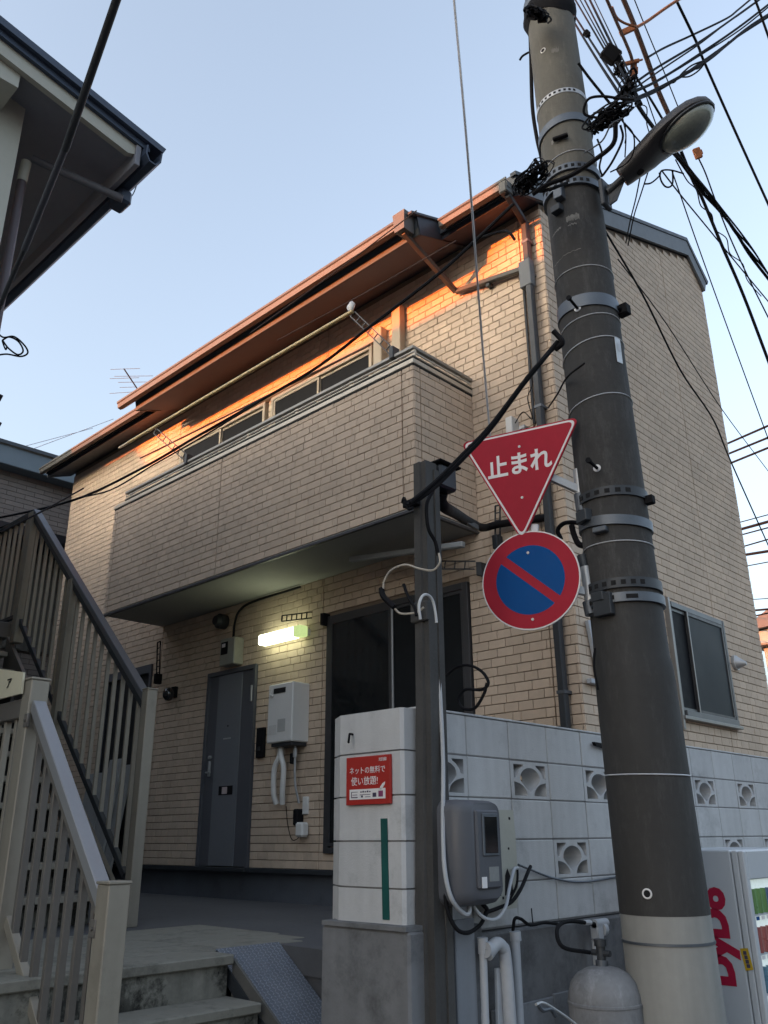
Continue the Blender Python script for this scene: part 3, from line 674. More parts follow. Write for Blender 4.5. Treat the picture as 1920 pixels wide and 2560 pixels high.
obj('end_sleeve', MB().cyl((-9.22,4.745,4.644), (-9.0,4.745,4.645), .015, 10), M_wtrim, lp)
lp2 = obj('clothes_pole', MB().cyl(px(303,990,1,5.15), px(800,745,1,5.15), .011, 8), M_brownc, label='thin dark brown clothes pole behind the yellowish one in front of the lit wall', cat='clothes pole')
obj('cloth_clip', MB().loft([[V(-4.97,4.74,4.70)+V(r_*math.cos(a), r_*.5*math.sin(a), z_) for a in np.linspace(0,2*math.pi,9,endpoint=False)] for r_, z_ in ((.01,-.05),(.04,-.02),(.055,.02),(.03,.05),(.01,.08))]), M_pvc, label='white cloth bundle tied to the right end of the clothes pole', cat='cloth')
gl = thing('wall_lamp', 'small black globe lamp with a bright spot beside the beige stair post', 'lamp', (-8.86,YF,1.5))
obj('bracket', MB().cbox(-8.90,-8.82,YF-.05,YF,1.55,1.68,.005), M_black, gl)
obj('globe', MB().loft([[V(-8.86,YF-.10,1.585)+V(.07*math.sin(t)*math.cos(a),.07*math.sin(t)*math.sin(a),.08*math.cos(t)) for a in np.linspace(0,2*math.pi,14,endpoint=False)] for t in np.linspace(.08,3.06,9)]), mat('black_globe', (.02,.022,.025), .12, spec=.8, bump=0), gl)
# unlit tube rail under the balcony at the right, black drain pipe round the corner
obj('tube_rail', MB().bar(px(757,1209,1,5.25), px(1002,1176,1,5.25), .05, .05, c=.008), mat('pale_tube_rail', (.30,.32,.33), .5, bump=.03), label='long pale grey metal bar fixed under the right end of the balcony', cat='bar')
# white boxes high behind the triangular sign
bx = thing('junction_box', 'white narrow plastic box on the brick wall above the red triangular sign', 'box', px(1103,925,1,5.6))
a = px(1095,905,1,5.55); b = px(1112,945,1,5.55)
obj('housing', MB().cbox(a[0],b[0],5.52,YF,b[2],a[2],.006), M_white, bx)
bx = thing('junction_box', 'small grey terminal box next to the downpipe with loose wires', 'box', px(1127,930,1,5.6))
a = px(1118,920,1,5.55); b = px(1133,945,1,5.55)
obj('housing', MB().cbox(a[0],b[0],5.56,YF,b[2],a[2],.005), M_galvl, bx)
obj('lid', MB().cyl(((a[0]+b[0])/2,5.558,(a[2]+b[2])/2),((a[0]+b[0])/2,5.545,(a[2]+b[2])/2),.025,10), M_dark, bx)
obj('loose_wire', MB().tube(smooth([px(x,y,1,5.57) for x,y in ((1112,915),(1130,890),(1150,905),(1140,860),(1150,830),(1150,790))]), .005, 5).tube(smooth([px(x,y,1,5.56) for x,y in ((1127,925),(1155,920),(1160,880),(1157,850))]), .004, 5), M_black, bx)

# ============================================================ meter cabinet, board, pipes, gas cylinder on the street side of the block wall
mb_ = thing('meter_cabinet', 'grey rounded plastic electricity meter cabinet with a small window on the block wall', 'meter cabinet', (-2.65,3.29,-.29))
a = -2.79; ring = []
def rr(y0, y1, z0, z1, x, r, n=5):
    out = []
    for cy_, cz_, a0 in ((y1-r,z1-r,0),(y0+r,z1-r,90),(y0+r,z0+r,180),(y1-r,z0+r,270)):
        for k in range(n): t = math.radians(a0+90*k/(n-1)); out.append((x, cy_+r*math.cos(t), cz_+r*math.sin(t)))
    return out
M_cab = mat('cabinet_plastic', (.085,.09,.105), .45, var=.05, scale=3, bump=.04)
obj('housing', MB().loft([rr(3.12,3.40,-.29,.155,-2.79,.05), rr(3.12,3.40,-.29,.155,-2.60,.05), rr(3.14,3.40,-.28,.15,-2.555,.05), rr(3.18,3.39,-.26,.14,-2.53,.045)]), M_cab, mb_)
obj('cover', MB().cbox(-2.535,-2.515,3.20,3.365,-.22,.11,.008), M_cab, mb_)
obj('window_frame', MB().cbox(-2.517,-2.508,3.235,3.35,-.085,.095,.003), M_galv, mb_)
obj('window', MB().cbox(-2.510,-2.504,3.248,3.337,-.072,.082,.001), M_glass, mb_)
obj('sticker', MB().box(-2.516,-2.513,3.22,3.255,-.215,-.17), M_signw, mb_)
obj('sticker', MB().box(-2.516,-2.513,3.275,3.345,-.19,-.13), mat('cabinet_sticker', (.22,.23,.23), .5, bump=0), mb_)
bo = thing('mounting_board', 'beige perforated meter mounting board beside the grey cabinet', 'board', (-2.77,3.6,-.32))
Xb = -2.70
obj('panel', MB().prism([(Xb,3.50,.12),(Xb,3.735,.12),(Xb,3.745,-.0),(Xb,3.745,-.27),(Xb,3.72,-.33),(Xb,3.50,-.33),(Xb,3.45,-.30),(Xb,3.45,-.20),(Xb,3.50,-.12)], (-.09,0,0)), mat('board_beige', (.40,.40,.35), .55, var=.05, bump=.05, dirt=.2), bo)
for y, z, w2, h2 in ((3.61,.03,.012,.012),(3.61,-.05,.008,.05),(3.70,.08,.012,.012),(3.68,-.06,.01,.01),(3.615,-.28,.012,.012)):
    obj('slot', MB().box(Xb,Xb+.002,y-w2/2,y+w2/2,z-h2/2,z+h2/2), M_hole, bo)
obj('cutout', MB().prism([(Xb+.0015,3.535,-.27),(Xb+.0015,3.60,-.27),(Xb+.0015,3.60,-.20),(Xb+.0015,3.575,-.15),(Xb+.0015,3.55,-.15)], (-.001,0,0)), M_hole, bo)
obj('cutout', MB().prism([(Xb+.0015,3.63,-.27),(Xb+.0015,3.70,-.27),(Xb+.0015,3.69,-.20),(Xb+.0015,3.66,-.15),(Xb+.0015,3.64,-.18)], (-.001,0,0)), M_hole, bo)
def xw(x, y, X=-2.66): return px(x, y, 0, X)
def pipe(nm, label, pts, r, m, cat='pipe', grp=None, n=8, k=6):
    return obj(nm, MB().tube(smooth(pts, k), r, n), m, label=label, cat=cat, group=grp)
pp = thing('drain_pipe', 'wide pale grey pvc pipe with a rounded elbow rising beside the dark post', 'pipe', xw(1085,2205))
obj('pipe', MB().tube(smooth([xw(1052,2062), xw(1070,2040), xw(1083,2045), xw(1092,2075), xw(1104,2250), xw(1112,2500)]), .030, 14), M_pvc, pp)
obj('cap', MB().cyl(xw(1048,2052), xw(1058,2052), .034, 12), M_pvc, pp)
pp = thing('conduit_pipe', 'thin grey conduit with a collar between the dark post and the white elbow', 'pipe', xw(1040,2205,-2.68))
obj('pipe', MB().cyl(xw(1043,2045,-2.68), xw(1058,2500,-2.68), .018, 12), M_pvc, pp)
obj('collar', MB().cyl(xw(1042,2025,-2.68), xw(1044,2060,-2.68), .024, 12), M_pvc, pp)
pp = thing('conduit_pipe', 'straight grey conduit with a collar right of the white elbow pipe', 'pipe', xw(1120,2205,-2.70))
obj('pipe', MB().cyl(xw(1113,2030,-2.70), xw(1137,2500,-2.70), .022, 12), M_pvc, pp)
obj('collar', MB().cyl(xw(1112,2012,-2.70), xw(1114,2032,-2.70), .028, 12), M_pvc, pp)
obj('flat_cover', MB().bar(xw(1000,1985,-2.715), xw(1020,2500,-2.715), .14, .02, up=(1,0,0), c=.004), mat('grey_flat_cover', (.22,.235,.26), .6, var=.05, dirt=.1, streak=.1), label='broad flat grey metal cover strip standing behind the dark post below the meter cabinet', cat='cover')
obj('flat_cover', MB().bar(xw(1080,2090,-2.69), xw(1092,2500,-2.69), .07, .02, up=(1,0,0), c=.004), M_pvc, label='narrow pale cover strip between the two grey conduits', cat='cover')
cg = 'cables hanging below the meter cabinet'
pipe('cable', 'pale grey conduit running down the dark post and looping under the meter cabinet', [xw(x,y,X) for x,y,X in ((944,1300,-2.70),(950,1480,-2.68),(957,1640,-2.66),(957,1790,-2.64),(961,1880,-2.62),(975,1940,-2.60),(1000,1972,-2.60),(1013,1972,-2.60),(1013,1950,-2.62),(1003,1925,-2.66))], .010, M_pvc, 'cable', n=8)
pipe('cable', 'thick black cable looping lowest under the meter cabinet', [xw(x,y,X) for x,y,X in ((961,1900,-2.66),(965,1960,-2.64),(985,2005,-2.62),(1010,2015,-2.62),(1035,2000,-2.64),(1045,1985,-2.66))], .009, M_black, 'cable')
pipe('cable', 'grey cable hanging in a loop from the cabinet up to the beige board', [xw(x,y,X) for x,y,X in ((1015,1920,-2.66),(1022,1955,-2.62),(1045,1982,-2.60),(1072,1985,-2.60),(1092,1960,-2.60),(1100,1920,-2.62),(1110,1880,-2.66),(1118,1875,-2.68))], .008, M_pvc, 'cable')
pipe('cable', 'black cable bent tightly beneath the right edge of the cabinet', [xw(x,y,X) for x,y,X in ((1025,1920,-2.66),(1040,1950,-2.62),(1052,1965,-2.62),(1045,1980,-2.62),(1035,1975,-2.63))], .010, M_black, 'cable')
pipe('cable', 'thick black cable rising from the cabinet bottom to the right of the beige board', [xw(x,y,X) for x,y,X in ((1048,1972,-2.64),(1080,1960,-2.64),(1105,1948,-2.64),(1125,1920,-2.66),(1140,1885,-2.70),(1146,1872,-2.74))], .009, M_black, 'cable')
pipe('cable', 'short black cable curving over the lower cutout of the beige board', [xw(x,y,X) for x,y,X in ((1100,1945,-2.66),(1115,1915,-2.66),(1118,1890,-2.67),(1117,1875,-2.69))], .006, M_black, 'cable')
pipe('cable', 'thin grey cable sagging along the block wall from the beige board to the pole', [xw(x,y,X) for x,y,X in ((1120,1868,-2.74),(1150,1880,-2.78),(1200,1898,-2.785),(1260,1905,-2.785),(1345,1893,-2.785),(1400,1890,-2.785))], .006, M_galv, 'cable')
pipe('cable', 'black cable ending loosely on the rough footing', [xw(x,y,X) for x,y,X in ((1108,2010,-2.72),(1112,1985,-2.70),(1125,1985,-2.70),(1145,1998,-2.72),(1175,1993,-2.74),(1205,1996,-2.74))], .008, M_black, 'cable')
pipe('cable', 'tiny black wire stub sticking up from the block wall foot', [xw(x,y,-2.78) for x,y in ((1148,1962),(1150,1985),(1153,2005))], .003, M_black, 'cable')

gc = thing('gas_cylinder', 'grey lpg gas cylinder with worn paint standing between block wall and pole', 'gas cylinder', (-2.42,4.0,ZS))
cx_, cyy = -2.43, 4.01; prof = [(.172,ZS+.02),(.172,-.735),(.169,-.70),(.153,-.65),(.12,-.615),(.08,-.595),(.04,-.585)]
M_cyl = mat('cylinder_paint', (.19,.195,.205), .65, scuff=.5, var=.16, scale=5, dirt=.6, bump=.15)
obj('tank', MB().loft([[(cx_+r_*math.cos(a), cyy+r_*math.sin(a), z_) for a in np.linspace(0,2*math.pi,32,endpoint=False)] for r_, z_ in prof]), M_cyl, gc)
obj('weld_band', MB().loft([[(cx_+r_*math.cos(a), cyy+r_*math.sin(a), z_) for a in np.linspace(0,2*math.pi,32,endpoint=False)] for r_, z_ in ((.173,-.73),(.1765,-.733),(.1765,-.743),(.173,-.745))]), M_cyl, gc)
obj('neck', MB().cyl((cx_,cyy,-.62),(cx_,cyy,-.56),.03,12), M_galv, gc)
obj('valve', MB().cyl((cx_,cyy,-.57),(cx_,cyy,-.50),.022,10).cyl((cx_-.05,cyy,-.53),(cx_+.05,cyy,-.53),.014,8).cyl((cx_,cyy,-.50),(cx_,cyy,-.47),.03,10), M_dark, gc)
rg = thing('gas_regulator', 'pale grey gas regulator on the wall joined to the cylinder by a black hose', 'regulator', (-2.7,4.13,-.45))
c = V(*px(1290,1995,0,-2.68))
obj('body', MB().cbox(c[0]-.03,c[0]+.02,c[1]-.03,c[1]+.03,c[2]-.08,c[2]+.01,.008).cyl(c+V(0,-.03,.0),c+V(0,.09,-.0),.022,12).cyl(c+V(0,.03,-.03),c+V(0.0,.06,-.03),.035,12), M_pvc, rg)
obj('hose', MB().tube(smooth([tuple(c+V(0,-.03,0)), px(1230,1990,0,-2.62), px(1204,2005,0,-2.56), px(1215,2045,0,-2.5), (cx_-.05,cyy-.02,-.53)]), .010, 8), M_black, rg)
obj('nut', MB().cyl(px(1262,1993,0,-2.66), px(1275,1993,0,-2.67), .013, 8), M_wire, rg)
obj('riser_pipe', MB().cyl(c+V(-.03,0,-.08), c+V(-.03,0,-.9), .012, 8), M_pvc, rg)
hd = thing('handlebar', 'bare metal curved bar end poking up at the bottom edge beside the gas cylinder', 'handle', px(1230,2200,0,-2.35))
obj('bar', MB().tube(smooth([px(1158,2170,0,-2.3), px(1172,2166,0,-2.3), px(1195,2178,0,-2.3), px(1240,2210,0,-2.3), px(1320,2280,0,-2.3)]), .006, 8), M_galvl, hd)
obj('clamp', MB().tube(smooth([px(1163,2172,0,-2.3), px(1172,2182,0,-2.3), px(1190,2180,0,-2.3), px(1200,2195,0,-2.3)]), .009, 8), M_galv, hd)

# ============================================================ weathered steel post beside the pier
sp_ = thing('service_post', 'weathered dark grey square service post standing in front of the block wall corner', 'post', (-2.69,3.13,ZS))
pc_ = V(-2.735,3.14)
f = MB(); prev = None
wf = [(-.05,-.045),(.0,-.05),(.006,-.038),(.045,-.045),(.05,.05),(-.045,.045)]
obj('shaft', MB().loft([[(pc_[0]+(.010 if z > 0 else .0)+a*s_, pc_[1]+.012*(z-0)/2+b*s_, z) for a, b in wf] for z, s_ in ((ZS,1.25),(-.3,1.15),(.6,1.0),(1.86,.88))]), M_post, sp_)
obj('rear_rail', MB().loft([[(pc_[0]+.047+a*.38*s_, pc_[1]+.035+.012*z/2+b*.4*s_, z) for a, b in wf] for z, s_ in ((ZS,1.2),(.6,1.0),(1.82,.9))]), M_post, sp_)
obj('clamp', MB().cbox(pc_[0]-.055,pc_[0]+.055,pc_[1]-.055,pc_[1]+.06,px(920,1320,0,-2.7)[2]-.05,px(920,1320,0,-2.7)[2]+.05,.006), M_post, sp_)
jb = thing('junction_box', 'black weatherproof box at the top of the dark service post', 'box', (-2.72,3.28,1.75))
a = px(925,1010,1,3.28); b = px(975,1060,1,3.28)
obj('housing', MB().cbox(a[0]+.01,b[0]-.02,3.22,3.36,b[2]+.02,a[2]-.03,.012), mat('black_box_plastic', (.018,.022,.03), .4, bump=.02), jb)
obj('lid', MB().cbox(a[0]-.01,b[0],3.20,3.38,a[2]-.03,a[2]-.015,.006), M_black, jb)
obj('elbow', MB().tube(smooth([px(955,1065,1,3.30),px(952,1080,1,3.32),px(960,1095,1,3.4),px(985,1110,1,3.9),px(1015,1128,1,4.6),px(1045,1140,1,5.4),px(1080,1132,1,5.55),px(1180,1118,1,5.56)]), .033, 12), M_black, jb)
obj('bracket_arm', MB().bar(px(935,1080,1,3.34), px(1030,1140,1,4.8), .03, .04, c=.003), M_dark, jb)
an = thing('cable_anchor', 'black cable clamp bolted to the left side of the service post', 'clamp', px(888,1090,1,3.1))
c = V(*px(885,1088,1,3.08))
obj('clamp', MB().cbox(c[0]-.035,c[0]+.06,c[1]-.02,c[1]+.02,c[2]-.02,c[2]+.015,.004).tube(smooth([c+V(-.05,0,.02),c+V(-.02,-.02,.03),c+V(.0,-.01,-.03),c+V(.04,-.02,-.04)]), .009, 6), M_black, an)
def loopc(label, pts, r, m, n=6, **k): return pipe('cable', label, pts, r, m, 'cable', n=n, **k)
loopc('pale wire loop sticking out left of the service post', [px(x,y,1,3.04) for x,y in ((948,1195),(950,1215),(935,1232),(905,1228),(875,1220),(845,1232),(830,1255),(828,1272))], .0055, mat('cream_wire', (.42,.38,.32), .5, bump=0))
loopc('thick black end piece of the wire loop left of the service post', [px(x,y,1,3.04) for x,y in ((824,1270),(828,1288),(845,1305),(852,1312))], .015, M_black)
loopc('pale wire loop returning to the clamp on the service post', [px(x,y,1,3.05) for x,y in ((850,1312),(865,1325),(890,1325),(905,1320),(915,1312))], .0055, mat('cream_wire', (.42,.38,.32), .5, bump=0))
loopc('short black cable stub hanging before the service post', [px(x,y,1,3.03) for x,y in ((872,1262),(880,1285),(895,1312),(900,1330))], .008, M_black)
loopc('white cable arching over the clamp of the service post', [px(x,y,0,-2.63) for x,y in ((908,1338),(905,1308),(912,1288),(923,1285),(934,1296),(940,1320),(943,1345))], .007, mat('white_cable', (.5,.51,.52), .5, bump=0), n=8)
loopc('black cable running down the face of the service post', [px(x,y,0,-2.63) for x,y in ((935,1060),(922,1090),(925,1140),(940,1170),(947,1200))], .010, M_black)
loopc('round black cable coil hanging right of the service post above the block wall', [px(x,y,1,3.5) for x,y in ((950,1475),(980,1445),(1010,1437),(1040,1450),(1055,1475),(1040,1490),(1005,1490),(990,1510),(1000,1530),(1025,1530),(1045,1500),(1052,1475))], .008, M_black)

# ============================================================ concrete utility pole
PX = lambda z: V(-2.2-.002*z, 4.235-.030*z, z); PR = lambda z: .20-z/150
up_ = thing('utility_pole', 'tall dark concrete utility pole with metal straps and a pale lower sleeve', 'utility pole', (-2.2,4.235,ZS))
def pring(z, r, n=40): c = PX(z); return [tuple(c+V(r*math.cos(a), r*math.sin(a), 0)) for a in np.linspace(0,2*math.pi,n,endpoint=False)]
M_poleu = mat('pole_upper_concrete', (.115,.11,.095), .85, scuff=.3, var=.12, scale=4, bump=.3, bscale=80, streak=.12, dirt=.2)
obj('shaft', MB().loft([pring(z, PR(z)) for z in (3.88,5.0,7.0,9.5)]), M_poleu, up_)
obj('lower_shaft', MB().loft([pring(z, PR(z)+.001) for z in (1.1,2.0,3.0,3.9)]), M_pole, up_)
obj('dark_sleeve', MB().loft([pring(z, PR(z)+q) for z, q in ((-.36,.012),(.75,.012),(.83,.010),(.88,.002),(1.15,.002))]), M_sleeve, up_)
obj('pale_sleeve', MB().loft([pring(z, PR(z)+.011) for z in (ZS,-1.0,-.345)]), M_lsleeve, up_)
def band(nm, z, h, t_, m, tilt=0.0, r=0, slots=0, a0=None, parent=None):
    n = 40; rings = []
    for q, zz in ((PR(z)+t_+r, z-h/2),(PR(z)+t_+r, z+h/2)):
        c = PX(z); rings.append([tuple(c+V(q*math.cos(a), q*math.sin(a), zz-z+tilt*q*math.cos(a))) for a in np.linspace(0,2*math.pi,n,endpoint=False)])
    ri = []
    for q, zz in ((PR(z)+.0+r, z+h/2),(PR(z)+.0+r, z-h/2)):
        c = PX(z); ri.append([tuple(c+V(q*math.cos(a), q*math.sin(a), zz-z+tilt*q*math.cos(a))) for a in np.linspace(0,2*math.pi,n,endpoint=False)])
    b = obj(nm, MB().loft([ri[1]]+rings+[ri[0]], cap=False), m, parent or up_)
    if slots:
        s_ = MB(); c = PX(z)
        for k in range(slots):
            a = math.radians(-118+k*100/slots); q = PR(z)+t_+r; rd = V(math.cos(a), math.sin(a), 0); tg = V(-math.sin(a), math.cos(a), 0)
            s_.obox(c+rd*(q+.0005)+V(0,0,tilt*q*math.cos(a)), (.0022, q*math.radians(100/slots)*.5, h*.45), (rd, tg, (0,0,1)))
        obj('slot', s_, M_hole, b, kind='stuff')
    return b
def on_pole(x, y):
    """angle on the pole where display pixel x at height y sees the shaft"""
    zz = min(np.linspace(-1.7,9,1400), key=lambda z: abs(proj(PX(z)+V(.11,-.17,0))[1]/S-y))
    best = min(np.linspace(-150,-10,281), key=lambda a: abs(proj(PX(zz)+PR(zz)*V(math.cos(math.radians(a)), math.sin(math.radians(a)), 0))[0]/S-x))
    return zz, math.radians(best)
band('strap', 4.65, .035, .004, M_galvl, .10, slots=9)
band('strap', 4.41, .06, .012, M_galv, .16)
band('strap', 4.02, .05, .018, M_galv, 0, slots=8)
band('strap', 3.90, .05, .022, M_galv, 0, slots=8)
band('strap', 3.02, .085, .010, M_galv, .0)
band('strap', 1.78, .055, .012, M_dark, .0, slots=6)
band('strap', 1.62, .055, .014, M_galv, -.10)
band('strap', 1.255, .055, .016, M_dark, .0, slots=7)
band('strap', 1.175, .05, .020, M_galv, .0, slots=3)
band('strap', -.48, .012, .016, M_galv, .0)
for z, tl in ((4.13,.18),(3.26,.02),(2.90,.14),(2.73,.22),(2.36,.16),(1.49,-.02),(.28,-.03)):
    zz = z; c = PX(z); q = PR(z)+(.004 if z > .9 else .016)
    obj('tie_wire', MB().tube([tuple(c+V(q*math.cos(a), q*math.sin(a), tl*q*math.cos(a))) for a in np.linspace(0,2*math.pi,40,endpoint=False)], .0035, 5, closed=True), M_wire, up_)
def socket(x, y, r=.018, extra=0):
    z, a = on_pole(x, y); rd = V(math.cos(a), math.sin(a), 0); tg = V(-math.sin(a), math.cos(a), 0); c = PX(z)+rd*(PR(z)+.001+extra)
    P = [tuple(c+tg*r*math.cos(t)+V(0,0,r*math.sin(t))) for t in np.linspace(0,2*math.pi,20,endpoint=False)]
    s_ = obj('socket', MB().tube(P, .0045, 6, closed=True), M_signw, up_)
    obj('hole', MB().cyl(c-rd*.002, c+rd*.0025, r*.8, 16), M_hole, s_)
for x, y, r, e in ((1173,88,.017,0),(1207,350,.017,0),(1337,1426,.018,.0),(1400,1930,.02,.012)): socket(x, y, r, e)
def stepbolt(x, y, dx=-30, dy=-25):
    z, a = on_pole(x, y); rd = V(math.cos(a), math.sin(a), 0); c = PX(z)+rd*PR(z)
    b = obj('step_bolt', MB().cyl(c, c+rd*.13+V(0,0,.0), .009, 8).cyl(c+rd*.125, c+rd*.14, .016, 8), M_black, up_)
    obj('washer', MB().cyl(c, c+rd*.006, .022, 14), M_wire, b)
stepbolt(1248,656); stepbolt(1290,1005)
z, a = on_pole(1337,748); rd = V(math.cos(a), math.sin(a), 0); tg = V(-math.sin(a), math.cos(a), 0)
npl = obj('number_plate', MB().obox(PX(z)+rd*(PR(z)+.004), (.003,.05,.17), (rd,tg,(0,0,1)), c=.001), M_galvl, up_)
obj('marking', MB().obox(PX(z)+rd*(PR(z)+.0065)+V(0,0,.02), (.0012,.022,.05), (rd,tg,(0,0,1))), M_pvc, npl)
M_res = mat('tape_residue', (.17,.165,.15), .8, var=.4, scale=30, bump=.2)
for z_, a0_, a1_, h_, tl_ in ((3.60,-125,-95,.016,.2),(3.63,-82,-55,.05,0),(3.58,-80,-62,.012,0),(5.02,-70,-52,.05,0),(4.27,-95,-60,.045,0),(3.38,-130,-60,.006,.1)):
    rr_ = []; 
    for q_ in np.linspace(a0_, a1_, 14):
        a = math.radians(q_); c = PX(z_)+V(math.cos(a), math.sin(a), 0)*(PR(z_)+.0018)+V(0,0,tl_*PR(z_)*math.cos(a)+random.uniform(-.006,.006)); rr_.append((c, h_*random.uniform(.5,1.1)))
    mbr = MB(); vs_ = [tuple(c+V(0,0,k*h2/2)) for c, h2 in rr_ for k in (-1,1)]
    mbr.add(vs_, [(2*i_,2*i_+2,2*i_+3,2*i_+1) for i_ in range(13)])
    obj('tape_residue', mbr, M_res, up_)
# hardware blocks on straps
def lug(x, y, sz, m, nm='clamp_lug', out=.02):
    z, a = on_pole(x, y); rd = V(math.cos(a), math.sin(a), 0); tg = V(-math.sin(a), math.cos(a), 0)
    return obj(nm, MB().obox(PX(z)+rd*(PR(z)+out), sz, (rd,tg,(0,0,1)), c=.004), m, up_)
lug(1212,405,(.06,.06,.10),M_galv); lug(1208,435,(.05,.07,.05),M_dark); lug(1212,290,(.03,.10,.02),M_black)
lug(1268,1100,(.05,.09,.07),M_dark); lug(1300,1140,(.04,.08,.03),M_galv); lug(1300,1282,(.05,.08,.05),M_dark); lug(1308,1300,(.04,.11,.12),M_dark)
c = PX(3.0)+V(PR(3)*.9,.08,0)
obj('bolt', MB().cbox(c[0],c[0]+.07,c[1]-.03,c[1]+.03,2.97,3.04,.005).cyl(c+V(.03,-.06,0),c+V(.03,.05,0),.012,8), M_black, up_)
c = PX(1.75)+V(PR(1.75)+.02,.03,0)
obj('bolt', MB().cbox(c[0]-.02,c[0]+.03,c[1]-.02,c[1]+.02,1.72,1.77,.004), M_black, up_)
c = PX(5.55)
wr = MB(); n = 36
for k, (z, q) in enumerate(((5.44,.012),(5.47,.03),(5.53,.035),(5.57,.022),(5.62,.03),(5.66,.01))): pass
obj('tape_wrap', MB().loft([[tuple(PX(z)+V((PR(z)+q+.008*math.sin(5*a+z*30))*math.cos(a),(PR(z)+q+.008*math.sin(4*a+z*20))*math.sin(a),.02*math.sin(3*a))) for a in np.linspace(0,2*math.pi,n,endpoint=False)] for z, q in ((5.42,.004),(5.46,.02),(5.50,.028),(5.55,.018))], cap=False), M_black, up_)
band('strap', 5.60, .07, .02, M_galv, .1)
obj('cable_hook', MB().tube(smooth([PX(5.25)+V(-.17,-.06,.02),PX(5.25)+V(-.21,-.08,.0),PX(5.25)+V(-.23,-.09,-.03)]), .008, 6), M_black, up_)
# black cable on the pole's left side
loopc('black cable clipped along the upper left side of the utility pole', [px(x,y,1,4.12) for x,y in ((1145,60),(1147,130),(1150,230),(1160,300),(1170,345),(1175,400))], .014, M_black, n=8)
# conduit bent behind right side of pole, lower
pz = thing('sign_sleeve', 'pale steel tube brackets strapped to the left side of the pole carrying the two signs', 'bracket', tuple(PX(1.5)+V(-.24,-.06,0)))
def tubeb(x0_, y0_, x1_, y1_, r, m, nm='tube'):
    a = px(x0_, y0_, 1, 4.05); b = px(x1_, y1_, 1, 4.05); return obj(nm, MB().cyl(a, b, r, 16), m, pz)
tubeb(1247,1015,1252,1068,.026,M_galvl); tubeb(1252,1068,1258,1105,.034,M_galv)
tubeb(1258,1200,1262,1225,.030,M_dark); tubeb(1265,1225,1275,1300,.030,M_galvl); tubeb(1272,1300,1278,1328,.036,M_galv)
for y, zz in ((1092,1.78),(1318,1.18)): 
    a = px(1262 if y < 1200 else 1280, y, 1, 4.05); obj('clamp', MB().cbox(a[0]-.02,a[0]+.09,4.03,4.09,a[2]-.035,a[2]+.035,.005), M_dark, pz)

# ---------------- signs
SD = V(.96,.281,.0); SD = SD/np.linalg.norm(SD); SN = V(SD[1],-SD[0],0)     # right along the plates, normal towards the street
SC = V(*px(1145,1252,1,3.85))
def onsign(x, y, off=0):
    d = ray(x, y); t = (SN@(SC+SN*off))/(SN@d); return d*t
ns = thing('traffic_sign', 'round blue and red no parking sign below the red triangle', 'sign', tuple(SC))
def disc(r, off, th, m, nm, par, n=64, keep=None):
    P = [SC+SN*off+SD*r*math.cos(a)+V(0,0,r*math.sin(a)) for a in np.linspace(0,2*math.pi,n,endpoint=False)]
    return obj(nm, MB().prism(P, SN*th), m, par)
RS = .284
disc(RS, -.012, .012, M_signw, 'plate', ns); disc(RS*.975, .0002, .0008, M_red, 'red_ring', ns)
hb = []
for sgn, nm in ((1,'a'),(-1,'b')):     # blue halves left by the diagonal bar (upper left to lower right)
    ri = RS*.70; hw = RS*.085; ax = SD*math.cos(math.radians(-42))+V(0,0,math.sin(math.radians(-42))); pe = SD*math.cos(math.radians(48))+V(0,0,math.sin(math.radians(48)))
    a0 = math.asin(hw/ri); P = [SC+SN*.0012+(ax*math.cos(t)+pe*math.sin(t)*sgn)*ri for t in np.linspace(a0, math.pi-a0, 30)]
    obj('blue_field', MB().prism(P, SN*.0007), M_blue, ns)
obj('back_channel', MB().bar(SC-SN*.03-SD*.25, SC-SN*.03+SD*.25, .03, .03), M_galvl, ns)
tr = thing('traffic_sign', 'red inverted triangular stop sign with white Japanese lettering', 'sign', tuple(onsign(1125,1050)))
VT = [onsign(995,957), onsign(1251,900), onsign(1128,1170)]; CT = sum(VT)/3
def tri(sc, off, th, m, nm, rr_=.035):
    P = []
    T = [CT+(v-CT)*sc for v in VT]
    for i in range(3):
        p, a, b = T[i], T[i-1], T[(i+1) % 3]; da = (a-p)/np.linalg.norm(a-p); db = (b-p)/np.linalg.norm(b-p)
        for k in range(7):
            t = k/6; s0 = p+da*rr_*1.6; s1 = p+db*rr_*1.6; P.append(((1-t)**2*s0+2*t*(1-t)*p+t*t*s1)+SN*off)
    return obj(nm, MB().prism(P, SN*th), m, tr)
tri(1.0, -.012, .012, M_red, 'plate'); tri(.965, .0003, .0008, M_signw, 'white_line'); tri(.915, .0014, .0008, M_red, 'red_field', .028)
RU = V(0,0,1)
lc = onsign(1121,1004, .003)
text('lettering', '止まれ', .150, lc, SD, RU, M_signw, tr, offset=.0038, depth=.0004, sx=.88)
obj('back_channel', MB().bar(onsign(1060,975)-SN*.03, onsign(1215,945)-SN*.03, .03, .03), M_galvl, tr)
for p_, par_ in ((onsign(1122,965,.002),tr),(onsign(1128,1075,.002),tr),(SC+SN*.002+V(0,0,RS*.55),ns),(SC+SN*.002-V(0,0,RS*.8),ns)):
    obj('bolt', MB().cyl(p_, p_+SN*.004, .008, 10), M_galvl, par_)
obj('sign_arm', MB().bar(onsign(1170,1020)-SN*.03, V(*px(1255,1060,1,4.05)), .03, .045, c=.003), M_galvl, tr)
obj('sign_arm', MB().bar(SC-SN*.035+SD*.1+V(0,0,-.03), V(*px(1272,1280,1,4.05)), .03, .045, c=.003), M_galvl, ns)
obj('joining_strut', MB().bar(onsign(1152,1130)-SN*.03, onsign(1150,1180)-SN*.03, .04, .02, up=SN), M_wire, tr)
